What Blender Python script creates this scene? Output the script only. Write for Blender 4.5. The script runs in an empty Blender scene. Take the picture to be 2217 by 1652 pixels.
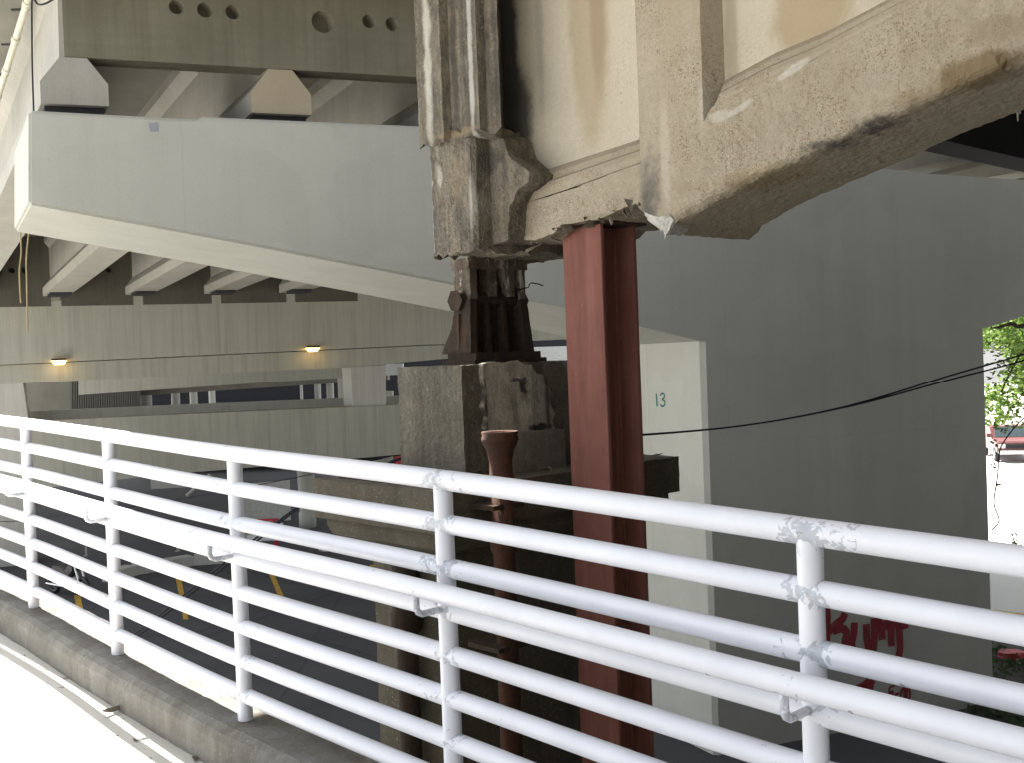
import bpy, bmesh, math, random
from mathutils import Vector, Matrix, noise
V = Vector
random.seed(7)
S = bpy.context.scene
COL = S.collection
W, H, F = 2217.0, 1652.0, 2380.0
EYE = 6.5
PITCH = -math.atan(51 / F)
ROLL = math.atan(0.038)

# ------------------------------------------------------------------ camera
cam = bpy.data.cameras.new('camera')
cam.sensor_width = 36.0
cam.lens = 36.0 * F / W
cam.clip_end = 3000
cam.clip_start = 0.05
cob = bpy.data.objects.new('camera', cam)
COL.objects.link(cob)
CM = Matrix.Translation((0, 0, EYE)) @ Matrix.Rotation(math.pi / 2 + PITCH, 4, 'X') @ Matrix.Rotation(-ROLL, 4, 'Z')
cob.matrix_world = CM
S.camera = cob
R3 = CM.to_3x3()
C0 = V((0, 0, EYE))


def ray(px, py):
    return R3 @ V(((px - W / 2) / F, (H / 2 - py) / F, -1.0))


def at(px, py, y):
    r = ray(px, py)
    return C0 + r * (y / r.y)


def at_z(px, py, z):
    r = ray(px, py)
    return C0 + r * ((z - EYE) / r.z)


def on(plane, px, py):
    p, n = plane
    r = ray(px, py)
    return C0 + r * ((p - C0).dot(n) / r.dot(n))


def vplane(p, d):
    return (p, V((d.y, -d.x, 0)).normalized())


# ------------------------------------------------------------------ mesh helper
class MB:
    def __init__(self):
        self.v = []
        self.f = []
        self.smooth = []
        self.wear = []

    def add(self, vs, fs, smooth=False, wear=None):
        o = len(self.v)
        self.v += [V(p) for p in vs]
        self.wear += list(wear) if wear else [0.0] * len(vs)
        self.f += [tuple(i + o for i in q) for q in fs]
        self.smooth += [smooth] * len(fs)
        return self

    def prism(self, poly, vec):
        n = len(poly)
        vec = V(vec)
        a = [V(p) for p in poly]
        b = [p + vec for p in a]
        fs = [tuple(range(n)), tuple(range(2 * n - 1, n - 1, -1))]
        for i in range(n):
            j = (i + 1) % n
            fs.append((j, i, n + i, n + j))
        return self.add(a + b, fs)

    def box(self, c, dx, dy, dz):
        c, dx, dy, dz = V(c), V(dx) / 2, V(dy) / 2, V(dz) / 2
        q = [c - dx - dy - dz, c + dx - dy - dz, c + dx + dy - dz, c - dx + dy - dz]
        return self.prism(q, dz * 2)

    def tube(self, pts, r, seg=14, caps=True, wear=None):
        pts = [V(p) for p in pts]
        n = len(pts)
        rs = r if isinstance(r, (list, tuple)) else [r] * n
        vs, wv = [], []
        up = None
        for i, p in enumerate(pts):
            t = (pts[min(i + 1, n - 1)] - pts[max(i - 1, 0)]).normalized()
            if up is None:
                up = V((0, 0, 1)) if abs(t.z) < 0.9 else V((1, 0, 0))
            x = t.cross(up).normalized()
            u = x.cross(t).normalized()
            up = u
            for k in range(seg):
                a = 2 * math.pi * k / seg
                vs.append(p + (x * math.cos(a) + u * math.sin(a)) * rs[i])
                wv.append(wear[i] if wear else 0.0)
        fs = []
        for i in range(n - 1):
            for k in range(seg):
                a, b = i * seg + k, i * seg + (k + 1) % seg
                fs.append((a, b, b + seg, a + seg))
        self.add(vs, fs, True, wv)
        if caps:
            self.add(vs[:seg], [tuple(range(seg - 1, -1, -1))])
            self.add(vs[-seg:], [tuple(range(seg))])
        return self

    def lathe(self, c, prof, seg=28):
        c = V(c)
        vs = []
        for z, r in prof:
            for k in range(seg):
                a = 2 * math.pi * k / seg
                vs.append(c + V((r * math.cos(a), r * math.sin(a), z)))
        fs = []
        for i in range(len(prof) - 1):
            for k in range(seg):
                a, b = i * seg + k, i * seg + (k + 1) % seg
                fs.append((a, b, b + seg, a + seg))
        fs.append(tuple(range(seg - 1, -1, -1)))
        m = (len(prof) - 1) * seg
        fs.append(tuple(m + k for k in range(seg)))
        return self.add(vs, fs, True)

    def mesh(self, name, base, mat, rough=None, bevel=None, fix=True, only=None, shape=None):
        me = bpy.data.meshes.new(name)
        me.from_pydata([p - base for p in self.v], [], self.f)
        me.polygons.foreach_set('use_smooth', self.smooth)
        at_ = me.attributes.new('wear', 'FLOAT', 'POINT')
        at_.data.foreach_set('value', self.wear)
        bm = bmesh.new()
        bm.from_mesh(me)
        if fix:
            bmesh.ops.recalc_face_normals(bm, faces=bm.faces)
        if bevel:
            es = [e for e in bm.edges if len(e.link_faces) == 2 and e.calc_face_angle(0) > 0.5 and (only is None or all(only(v.co + base) for v in e.verts))]
            bmesh.ops.bevel(bm, geom=es, offset=bevel, segments=2, affect='EDGES', clamp_overlap=True)
        if rough:
            cut, amp, sc = rough
            bmesh.ops.remove_doubles(bm, verts=bm.verts, dist=0.0005)
            bmesh.ops.triangulate(bm, faces=bm.faces)
            for _ in range(9):
                es = [e for e in bm.edges if e.calc_length() > cut]
                if not es or len(bm.faces) > 60000:
                    break
                bmesh.ops.subdivide_edges(bm, edges=es, cuts=1)
                bmesh.ops.triangulate(bm, faces=[f for f in bm.faces if len(f.verts) > 3])
            if shape:
                for v in bm.verts:
                    v.co = shape(v.co + base) - base
            for v in bm.verts:
                w = (v.co + base) * sc
                d = 0.55 * noise.noise_vector(w) + 0.5 * noise.noise_vector(w * 2.7) + 0.5 * noise.noise_vector(w * 6.3)
                v.co += d * amp
            for f in bm.faces:
                f.smooth = False
        bm.to_mesh(me)
        bm.free()
        if mat:
            me.materials.append(mat)
        return me


def link(name, me, parent=None, loc=(0, 0, 0)):
    o = bpy.data.objects.new(name, me)
    COL.objects.link(o)
    if parent:
        o.parent = parent
    o.location = loc
    return o


def tag(o, label, cat, group=None):
    o['label'] = label
    o['category'] = cat
    if group:
        o['group'] = group
    return o


BASE = {}


def thing(name, label, cat, base, group=None):
    o = link(name, None, None, base)
    BASE[o.name] = V(base)
    return tag(o, label, cat, group)


def part(name, mb, mat, parent, label=None, **k):
    b = BASE[parent.name]
    o = link(name, mb.mesh(name, b, mat, **k), parent)
    BASE[o.name] = b
    if label:
        o['label'] = label
    return o


def solo(name, mb, mat, label, cat, base, group=None, **k):
    o = link(name, mb.mesh(name, V(base), mat, **k), None, base)
    BASE[o.name] = V(base)
    return tag(o, label, cat, group)


def struct(name, mb, mat, kind='structure', base=(0, 0, 0), **k):
    o = link(name, mb.mesh(name, V(base), mat, **k), None, base)
    o['kind'] = kind
    return o


def holes(o, cuts):
    """bore the cylinders (p, axis, r) through o"""
    b = BASE[o.name]
    mb = MB()
    for p, ax, r in cuts:
        mb.tube([p - ax, p + ax], r, 24)
    cut = bpy.data.objects.new('cut', mb.mesh('cut', b, None))
    bm = bmesh.new()
    bm.from_mesh(cut.data)
    bmesh.ops.remove_doubles(bm, verts=bm.verts, dist=1e-5)
    bmesh.ops.recalc_face_normals(bm, faces=bm.faces)
    bm.to_mesh(cut.data)
    bm.free()
    COL.objects.link(cut)
    cut.location = b
    m = o.modifiers.new('bore', 'BOOLEAN')
    m.object = cut
    m.solver = 'EXACT'
    bpy.context.view_layer.update()
    dg = bpy.context.evaluated_depsgraph_get()
    me = bpy.data.meshes.new_from_object(o.evaluated_get(dg))
    o.modifiers.clear()
    o.data = me
    bpy.data.objects.remove(cut)


# ------------------------------------------------------------------ materials
def new_mat(name):
    m = bpy.data.materials.new(name)
    m.use_nodes = True
    nt = m.node_tree
    return m, nt, nt.nodes, nt.nodes['Principled BSDF']


class G:
    """small node-building helper"""

    def __init__(self, name, rough=0.85, spec=0.3):
        self.m, self.t, self.n, self.b = new_mat(name)
        self.b.inputs['Roughness'].default_value = rough
        self.b.inputs['Specular IOR Level'].default_value = spec
        self.pos = self.n.new('ShaderNodeNewGeometry').outputs['Position']

    def put(self, sock, v):
        if isinstance(v, (int, float)):
            sock.default_value = v
        elif isinstance(v, (tuple, list)):
            sock.default_value = tuple(v) + ((1,) if len(v) == 3 and sock.type == 'RGBA' else ())
        else:
            self.t.links.new(v, sock)

    def mapping(self, loc=(0, 0, 0), rot=(0, 0, 0), scale=(1, 1, 1), typ='POINT', src=None):
        n = self.n.new('ShaderNodeMapping')
        n.vector_type = typ
        n.inputs['Location'].default_value = loc
        n.inputs['Rotation'].default_value = rot
        n.inputs['Scale'].default_value = scale
        self.t.links.new(src or self.pos, n.inputs['Vector'])
        return n.outputs[0]

    def noise(self, scale, detail=4, rough=0.55, vec=None, dist=0.0):
        n = self.n.new('ShaderNodeTexNoise')
        n.inputs['Scale'].default_value = scale
        n.inputs['Detail'].default_value = detail
        n.inputs['Roughness'].default_value = rough
        n.inputs['Distortion'].default_value = dist
        self.t.links.new(vec or self.pos, n.inputs['Vector'])
        return n.outputs['Fac']

    def voro(self, scale, vec=None, feature='F1', out='Distance'):
        n = self.n.new('ShaderNodeTexVoronoi')
        n.feature = feature
        n.inputs['Scale'].default_value = scale
        self.t.links.new(vec or self.pos, n.inputs['Vector'])
        return n.outputs[out]

    def rng(self, v, a, b, c=0.0, d=1.0, smooth=False):
        n = self.n.new('ShaderNodeMapRange')
        if smooth:
            n.interpolation_type = 'SMOOTHSTEP'
        self.put(n.inputs['Value'], v)
        for i, x in zip(('From Min', 'From Max', 'To Min', 'To Max'), (a, b, c, d)):
            n.inputs[i].default_value = x
        return n.outputs[0]

    def math(self, op, a, b=0.0):
        n = self.n.new('ShaderNodeMath')
        n.operation = op
        self.put(n.inputs[0], a)
        self.put(n.inputs[1], b)
        return n.outputs[0]

    def mix(self, f, a, b):
        n = self.n.new('ShaderNodeMix')
        n.data_type = 'RGBA'
        self.put(n.inputs['Factor'], f)
        self.put(n.inputs['A'], a)
        self.put(n.inputs['B'], b)
        return n.outputs['Result']

    def sep(self, v):
        n = self.n.new('ShaderNodeSeparateXYZ')
        self.t.links.new(v, n.inputs[0])
        return n.outputs

    def attr(self, name):
        n = self.n.new('ShaderNodeAttribute')
        n.attribute_name = name
        return n.outputs['Fac']

    def length(self, v):
        n = self.n.new('ShaderNodeVectorMath')
        n.operation = 'LENGTH'
        self.t.links.new(v, n.inputs[0])
        return n.outputs['Value']

    def blob(self, c, rad, ang=0.0, wob=0.5, soft=0.6, ns=6.0, tilt=0.0):
        """mask of a stain: an ellipsoid with a ragged edge"""
        v = self.mapping(loc=c, rot=(0, tilt, ang), scale=rad, typ='TEXTURE')
        l = self.length(v)
        n = self.noise(ns, 5, 0.65)
        l = self.math('ADD', l, self.math('MULTIPLY', self.math('SUBTRACT', n, 0.5), wob * 2))
        return self.rng(l, 1.0 - soft, 1.0, 1.0, 0.0, True)

    def bump(self, h, strength=0.3, dist=0.02):
        n = self.n.new('ShaderNodeBump')
        n.inputs['Strength'].default_value = strength
        n.inputs['Distance'].default_value = dist
        self.put(n.inputs['Height'], h)
        self.t.links.new(n.outputs[0], self.b.inputs['Normal'])

    def done(self, col):
        self.put(self.b.inputs['Base Color'], col)
        return self.m


def concrete(name, c1, c2, streak=0.0, streak_col=(0.12, 0.11, 0.09), speck=0.0, blotch=1.2, bump=0.25,
             stains=(), pores=0.25, boards=0.0, rough=0.88, grain=0.25, joints=0.0, dirt=0.0):
    g = G(name, rough)
    a = g.rng(g.noise(blotch, 6, 0.62), 0.3, 0.7)
    col = g.mix(a, c1, c2)
    fine = g.noise(38, 4, 0.7)
    col = g.mix(g.rng(fine, 0.3, 0.75, 0, grain), col, tuple(x * 0.55 for x in c1))
    if boards:
        v = g.mapping(scale=(0.5, 0.5, 14))
        col = g.mix(g.rng(g.noise(1.0, 2, 0.5, v), 0.45, 0.7, 0, boards), col, tuple(x * 0.7 for x in c2))
    if streak:
        v = g.mapping(scale=(5.0, 5.0, 0.16))
        s = g.noise(1.0, 5, 0.6, v, 0.2)
        v2 = g.mapping(scale=(17.0, 17.0, 0.5))
        s2 = g.noise(1.0, 3, 0.6, v2)
        s = g.math('ADD', g.math('MULTIPLY', s, 0.7), g.math('MULTIPLY', s2, 0.3))
        col = g.mix(g.rng(s, 0.46, 0.68, 0, streak), col, streak_col)
    hb = g.math('MULTIPLY', fine, 0.6)
    if speck:
        wv = g.noise(30, 3, 0.6)
        zone = g.rng(g.noise(1.9, 5, 0.68), 0.4, 0.6, 0.22, 1.0)
        for sc_, d0, d1, thr, cc_, k in ((80, .25, .5, .58, (0.075, 0.055, 0.038), 1.0), (52, .2, .42, .66, (0.22, 0.12, 0.065), 1.0), (110, .25, .5, .6, (0.12, 0.085, 0.05), 1.0), (66, .15, .36, .84, (0.72, 0.68, 0.58), .9)):
            off = g.mapping(loc=(sc_ * .13, sc_ * .07, sc_ * .21))
            d = g.math('ADD', g.voro(sc_, off), g.math('MULTIPLY', g.math('SUBTRACT', wv, .5), .5))
            r_ = g.sep(g.voro(sc_, off, 'F1', 'Color'))
            m = g.math('MULTIPLY', g.math('MULTIPLY', g.rng(d, d0, d1, 1, 0), zone), g.rng(r_[0], thr, thr + .05, 0, speck * k))
            col = g.mix(m, col, cc_)
            hb = g.math('ADD', hb, g.math('MULTIPLY', m, -0.5))
        patchy = g.math('MULTIPLY', g.rng(g.noise(7, 6, .75), .5, .68, 0, .5 * speck), zone)
        col = g.mix(patchy, col, (c1[0] * .62, c1[1] * .52, c1[2] * .4))
    if pores:
        p = g.voro(9)
        pr = g.sep(g.voro(9, None, 'F1', 'Color'))
        pm = g.math('MULTIPLY', g.rng(p, 0.05, 0.09, 1, 0), g.rng(pr[0], 0.72, 0.75, 0, pores))
        col = g.mix(pm, col, tuple(x * 0.3 for x in c1))
    if dirt:
        dn_ = g.noise(7, 9, .78, g.mapping(scale=(1, 1, .45)))
        col = g.mix(g.rng(dn_, .47, .6, 0, dirt), col, (.05, .047, .042))
        col = g.mix(g.rng(g.noise(16, 8, .8), .58, .66, 0, dirt * .7), col, (.42, .39, .33))
    if joints:
        jv = g.sep(g.mapping(loc=(.37, 0, .28), rot=(0, 0, -joints), scale=(1 / 2.45, 1, 1 / 2.9)))
        for k, amt_ in ((0, .16), (2, .1)):
            fr = g.math('ABSOLUTE', g.math('SUBTRACT', g.math('FRACT', jv[k]), .5))
            wob = g.math('MULTIPLY', g.noise(20, 2), .004)
            col = g.mix(g.math('MULTIPLY', g.rng(g.math('ADD', fr, wob), .4975, .5, 0, amt_), g.rng(g.noise(.9, 2), .35, .6)), col, tuple(x * .5 for x in c1))
        pch = g.math('MULTIPLY', g.rng(g.noise(.55, 2, .4, None, .3), .52, .54), .16)
        col = g.mix(pch, col, tuple(x * 1.12 for x in c2))
        v = g.mapping(scale=(1.6, 1.6, .07))
        col = g.mix(g.rng(g.noise(1, 5, .65, v), .52, .72, 0, .13), col, (c1[0] * .55, c1[1] * .53, c1[2] * .45))
    for st in stains:
        c, rad, ang, scol, amt = st[:5]
        kw = st[5] if len(st) > 5 else {}
        col = g.mix(g.math('MULTIPLY', g.blob(c, rad, ang, **kw), amt), col, scol)
    g.bump(hb, bump, 0.012)
    return g.done(col)


def plain(name, col, rough=0.6, metal=0.0, var=0.15, scale=8, emit=None, estr=1.0, spec=0.4):
    g = G(name, rough, spec)
    g.b.inputs['Metallic'].default_value = metal
    c = g.mix(g.rng(g.noise(scale, 4, 0.6), 0.3, 0.7, 0, 1), tuple(x * (1 - var) for x in col), tuple(min(1, x * (1 + var)) for x in col))
    if emit:
        g.b.inputs['Emission Color'].default_value = tuple(emit) + (1,)
        g.b.inputs['Emission Strength'].default_value = estr
    return g.done(c)


def rust_mat(name, c1, c2, c3, scale=14, white=0.0):
    g = G(name, 0.9, 0.25)
    col = g.mix(g.rng(g.noise(scale, 6, 0.7), 0.35, 0.65), c1, c2)
    v = g.mapping(scale=(9, 9, 0.8))
    col = g.mix(g.rng(g.noise(1, 4, 0.6, v), 0.5, 0.68, 0, 0.75), col, c3)
    if white:
        z = g.noise(6, 5, 0.7, g.mapping(scale=(1.6, 1.6, 0.5)))
        col = g.mix(g.rng(z, 0.52, 0.58, 0, white), col, (0.55, 0.52, 0.45))
    g.bump(g.noise(scale * 3, 5, 0.7), 0.6, 0.01)
    return g.done(col)


def paint_white():
    g = G('white_pipe_paint', 0.42, 0.45)
    base = g.mix(g.rng(g.noise(5, 4, 0.6), 0.3, 0.7), (0.70, 0.72, 0.785), (0.765, 0.782, 0.84))
    # flaked patches near the joints show the older grey coat below
    n = g.noise(34, 5, 0.6, None, 0.9)
    n2 = g.noise(7, 3, 0.5)
    w = g.attr('wear')
    th = g.math('ADD', g.math('MULTIPLY', n, 0.55), g.math('MULTIPLY', n2, 0.45))
    s = g.math('ADD', th, g.math('MULTIPLY', w, 0.185))
    m = g.rng(s, 0.672, 0.680)
    edge = g.math('SUBTRACT', g.rng(s, 0.662, 0.670), m)
    under = g.mix(g.rng(g.noise(40, 3, 0.6), 0.35, 0.7), (0.42, 0.45, 0.51), (0.56, 0.59, 0.65))
    col = g.mix(m, base, under)
    col = g.mix(g.math('MULTIPLY', edge, 0.35), col, (0.3, 0.3, 0.3))
    d = g.voro(16)
    dr = g.sep(g.voro(16, None, 'F1', 'Color'))
    chip = g.math('MULTIPLY', g.rng(g.math('ADD', d, g.math('MULTIPLY', n, 0.1)), 0.15, 0.17, 1, 0), g.rng(dr[0], 0.93, 0.94, 0, 0.7))
    col = g.mix(chip, col, (0.16, 0.15, 0.16))
    rs = g.math('MULTIPLY', g.rng(g.noise(60, 4, .7), .56, .62), g.rng(w, .72, .95, 0, .45))
    col = g.mix(g.math('MULTIPLY', rs, g.rng(n2, .5, .56)), col, (.2, .13, .08))
    gr = g.noise(11, 6, .7)
    col = g.mix(g.rng(gr, .5, .75, 0, .1), col, (.5, .49, .46))
    g.bump(g.math('SUBTRACT', g.math('MULTIPLY', g.noise(45, 3, .6), .25), m), 0.5, 0.004)
    return g.done(col)


# ------------------------------------------------------------------ frames of reference
UP = V((0, 0, 1))
# new viaduct: the hammerhead pier's front plane
cap_tl = at(62, 237, 14.0)
z_cap = cap_tl.z
A21 = math.radians(21)
D2 = V((math.cos(A21), math.sin(A21), 0))
PIER = vplane(cap_tl, D2)
cb_l = on(PIER, 62, 441)
cb_back = at_z(31, 500, cb_l.z)
TH = cb_back - cb_l
TH = TH.normalized() * max(2.2, min(3.4, TH.length))
# old viaduct girder: d to the right and nearer, n outwards to camera-left
GD = V((0.68, -0.73, 0)).normalized()
GN = V((-GD.y * -1, 0, 0))
GN = V((GD.y, -GD.x, 0)).normalized()
GQ = at(1098, 523, 8.75)
ADIR = -GN   # "into" the girder


def gpl(o):
    return vplane(GQ + GN * o, GD)


def gp(px, py, o=0.0):
    return on(gpl(o), px, py)


def gw(t, o, z):
    p = GQ + GD * t + GN * o
    return V((p.x, p.y, z))


# ------------------------------------------------------------------ materials used
M = {}
A21_ = math.radians(21)
M['cap'] = concrete('painted_grey_concrete', (0.415, 0.418, 0.375), (0.48, 0.48, 0.43), streak=0.08, streak_col=(0.3, 0.29, 0.26), blotch=0.5, bump=0.12, pores=0.45, grain=0.18, joints=A21_)
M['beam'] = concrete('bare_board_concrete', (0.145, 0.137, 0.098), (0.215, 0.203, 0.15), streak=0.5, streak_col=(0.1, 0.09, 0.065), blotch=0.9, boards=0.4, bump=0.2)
M['shaded_beam'] = concrete('shaded_beam_concrete', (.07, .066, .052), (.11, .105, .085), streak=.5, blotch=.8)  # darker copy of the beam concrete, deep shade put into its colour
M['slab'] = concrete('slab_soffit_concrete', (.16, .155, .13), (.23, .22, .19), streak=.2, blotch=.6, boards=.4)
M['girder'] = concrete('precast_concrete', (0.33, 0.32, 0.28), (0.42, 0.405, 0.36), streak=0.15, blotch=0.7, bump=0.15, boards=0.2)
M['bulb_tan'] = concrete('tan_precast_concrete', (0.36, 0.31, 0.22), (0.42, 0.36, 0.27), blotch=0.7, bump=0.15)
M['far'] = concrete('far_streaked_concrete', (0.345, 0.345, 0.295), (0.41, 0.405, 0.35), streak=0.4, streak_col=(0.19, 0.175, 0.135), blotch=0.35, bump=0.15, pores=0)
M['far_pale'] = concrete('far_pale_concrete', (0.42, 0.41, 0.38), (0.5, 0.49, 0.45), streak=0.2, blotch=0.4, bump=0.1, pores=0)
M['pad'] = plain('bearing_rubber', (0.03, 0.03, 0.035), 0.8)
M['dark'] = plain('dark_interior', (0.02, 0.02, 0.023), 0.9)  # near-black; carries the deep shade on backdrop, lot wall and floor beams
M['white'] = paint_white()
M['patch'] = plain('grey_patch_paint', (0.26, 0.27, 0.3), 0.8)
g = G('green_stencil_paint', .7)
g.put(g.b.inputs['Alpha'], g.rng(g.noise(70, 3, .7), .3, .48, .5, .97))
M['number'] = g.done((.015, .13, .12))
g = G('red_spray_paint', .7)
g.put(g.b.inputs['Alpha'], g.rng(g.math('ADD', g.math('MULTIPLY', g.noise(90, 3, .7), .6), g.math('MULTIPLY', g.noise(5, 3, .6), .4)), .34, .5, .35, .95))
M['graffiti'] = g.done(g.mix(g.noise(6, 4), (.2, .02, .03), (.32, .04, .05)))
M['conduit'] = plain('cream_conduit', (0.5, 0.48, 0.38), 0.5)
M['cable'] = plain('black_cable', (0.012, 0.012, 0.02), 0.6)
M['rope'] = plain('straw_rope', (0.36, 0.3, 0.16), 0.9)
M['yellow'] = plain('worn_yellow_paint', (0.5, 0.3, 0.03), 0.8, var=0.4, scale=6)


def steel_red():
    g = G('red_oxide_primer', 0.75, 0.25)
    c = g.mix(g.rng(g.noise(3, 5, 0.6), 0.3, 0.7), (0.205, 0.083, 0.063), (0.255, 0.106, 0.082))
    v = g.mapping(scale=(14, 14, 0.7))
    c = g.mix(g.rng(g.noise(1, 4, 0.6, v), 0.52, 0.7, 0, 0.35), c, (0.36, 0.17, 0.15))
    c = g.mix(g.rng(g.noise(2.2, 6, .7, g.mapping(scale=(3, 3, .35))), .5, .7, 0, .5), c, (.1, .035, .028))
    sc = g.noise(22, 5, 0.7)
    c = g.mix(g.rng(sc, 0.68, 0.72, 0, 0.5), c, (0.42, 0.22, 0.18))
    g.bump(g.noise(60, 3, 0.6), 0.12, 0.004)
    return g.done(c)


M['steel'] = steel_red()
M['rust'] = rust_mat('heavy_rust', (0.034, 0.025, 0.019), (0.055, 0.039, 0.029), (0.085, 0.046, 0.026))
M['rust_white'] = rust_mat('rust_under_flaking_paint', (0.08, 0.062, 0.048), (0.18, 0.15, 0.115), (0.085, 0.055, 0.036), 10, 0.75)
M['slot_shade'] = rust_mat('slot_shade_rust', (.012, .009, .008), (.03, .019, .014), (.04, .02, .012))  # rust darkened so the shade of the bearing slots is in its colour
M['iron'] = rust_mat('orange_cast_iron', (0.06, 0.03, 0.02), (0.095, 0.042, 0.024), (0.05, 0.03, 0.026), 22)

gang = math.atan2(GD.y, GD.x)


def gst(px, py, o, ra, rb, col, amt, **k):
    """stain on the old girder centred on a spot of its face; ra along it, rb up"""
    p = gp(px, py, o)
    return (tuple(p), (ra, 0.35, rb), gang, col, amt, k)


BLK = (0.045, 0.042, 0.045)
GREY = (0.14, 0.14, 0.15)
TAN = (0.36, 0.28, 0.17)
WHT = (0.62, 0.62, 0.62)
M['old'] = concrete('weathered_tan_concrete', (0.36, 0.31, 0.235), (0.44, 0.39, 0.305), streak=0.35, streak_col=(0.32, 0.26, 0.17),
                    speck=0.62, blotch=1.5, bump=0.35, pores=0.3, stains=[
    gst(1410, 410, 0, .15, .36, (.13, .125, .115), .75, wob=.85, soft=.95, ns=11.0), gst(1400, 450, 0, .1, .2, BLK, .55, wob=.8, soft=.9, ns=13.0),
    gst(1900, 262, 0, .24, .055, BLK, .85, wob=.9, soft=.9, ns=14.0), gst(1800, 308, 0, .32, .05, BLK, .75, wob=.9, soft=.9, ns=14.0), gst(1868, 290, 0, .08, .07, BLK, .95, wob=.8, soft=.7, ns=14.0),
    gst(1700, 385, -.2, 1.2, .09, (.2, .14, .06), .5, wob=.8, soft=.8), gst(1990, 205, 0, .4, .06, (.25, .19, .11), .5, wob=.8, soft=.9),
    gst(2120, 150, 0, .34, .12, (.17, .12, .06), .8, wob=.7), gst(2180, 60, 0, .4, .1, (.22, .17, .1), .45, wob=.7),
    gst(1520, 225, 0, .05, .25, (.52, .5, .45), .4, wob=.9, soft=.8), gst(1560, 250, 0, .12, .05, (.54, .52, .47), .5, wob=.6),
    gst(1725, 152, -.05, .17, .035, (.6, .58, .55), .6, wob=.7, tilt=-.35, ns=12.0), gst(1600, 235, 0, .14, .03, (.6, .58, .55), .5, wob=.8, tilt=-.35, ns=12.0),
    gst(1440, 330, 0, .06, .5, (.55, .5, .42), .4),
    gst(1110, 500, 0, .1, .3, (.2, .19, .17), .8), gst(1290, 480, 0, .5, .06, (.56, .53, .46), .5),
    gst(1300, 470, 0, .4, .035, (.2, .17, .1), .6, wob=.6), gst(1700, 360, 0, .5, .05, (.3, .24, .13), .35),
])
M['panel'] = concrete('smooth_pale_concrete', (0.52, 0.475, 0.385), (0.58, 0.535, 0.44), streak=0.12, streak_col=(0.3, 0.25, 0.17), speck=0.18, blotch=1.2, bump=0.15, pores=0.5, stains=[
    gst(1105, 120, -.18, .17, 1.6, BLK, .93, wob=.25, soft=.5), gst(1130, 250, -.18, .2, .5, (.07, .067, .065), .9, wob=.3, soft=.6),
    gst(1140, 365, -.18, .12, .1, BLK, .85), gst(1175, 60, -.18, .06, .8, (.25, .24, .23), .4),
    gst(1280, 40, -.18, .24, 1.15, TAN, .62, wob=.18, soft=.35), gst(1300, 40, -.18, .1, .75, (.27, .2, .12), .5, wob=.2),
    gst(1760, 20, -.18, .34, .45, TAN, .75, wob=.3, soft=.4), gst(1590, 120, -.18, .08, .9, (.3, .25, .18), .6, wob=.3),
])
M['post'] = concrete('dark_stained_crumbling_concrete', (0.2, 0.175, 0.135), (0.32, 0.285, 0.225), streak=0.95, streak_col=(0.05, 0.048, 0.045), speck=0.6, blotch=4.5, bump=1.0, pores=0.2, grain=0.6, dirt=.6, stains=[
    gst(925, 110, .4, .07, 1.2, (.52, .5, .44), .75, wob=.6, soft=.7), gst(1020, 110, .36, .035, 1.2, (.5, .49, .46), .7, wob=.6), gst(975, 100, .36, .05, 1.2, (.06, .055, .05), .75, wob=.6, soft=.8), gst(1058, 130, .36, .04, 1.2, (.05, .047, .043), .7, wob=.6, soft=.8),
    gst(990, 380, .36, .16, .3, (.24, .185, .125), .45, wob=.9, soft=.9), gst(948, 385, .36, .04, .1, (.5, .48, .43), .6, wob=.8),
    gst(985, 285, .4, .34, .04, (.25, .19, .12), .7, wob=.6),
    gst(1075, 350, .1, .14, .16, (.09, .085, .075), .8, wob=.5), gst(930, 480, .36, .1, .25, (.1, .1, .1), .7, wob=.4),
    gst(1050, 440, .2, .05, .35, (.5, .48, .43), .55, wob=.4),
])
M['soffit'] = M['old']
M['pedestal'] = concrete('mouldy_streaked_concrete', (0.13, 0.118, 0.088), (0.2, 0.185, 0.145), streak=0.7, streak_col=(0.05, 0.046, 0.04), speck=0.4, blotch=3.2, bump=0.7, grain=0.5, dirt=.35)
M['chipped'] = concrete('pale_stained_concrete', (0.34, 0.31, 0.25), (0.5, 0.46, 0.385), streak=0.95, streak_col=(0.07, 0.066, 0.062), speck=0.3, blotch=4, bump=0.7, dirt=.75)
M['oldpier'] = concrete('dirty_brown_concrete', (0.085, 0.075, 0.053), (0.135, 0.12, 0.086), streak=0.6, streak_col=(0.05, 0.045, 0.038), speck=0.5, blotch=2, bump=0.4, grain=0.4)
M['deck'] = concrete('pale_deck_concrete', (0.55, 0.53, 0.48), (0.62, 0.6, 0.55), blotch=1.2, bump=0.2, pores=0.2, grain=0.2)
M['kerb'] = concrete('grimy_kerb_concrete', (0.14, 0.135, 0.118), (0.25, 0.245, 0.23), streak=0.7, streak_col=(0.1, 0.085, 0.065), speck=0.3, blotch=5, bump=0.4, grain=0.35)

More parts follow.
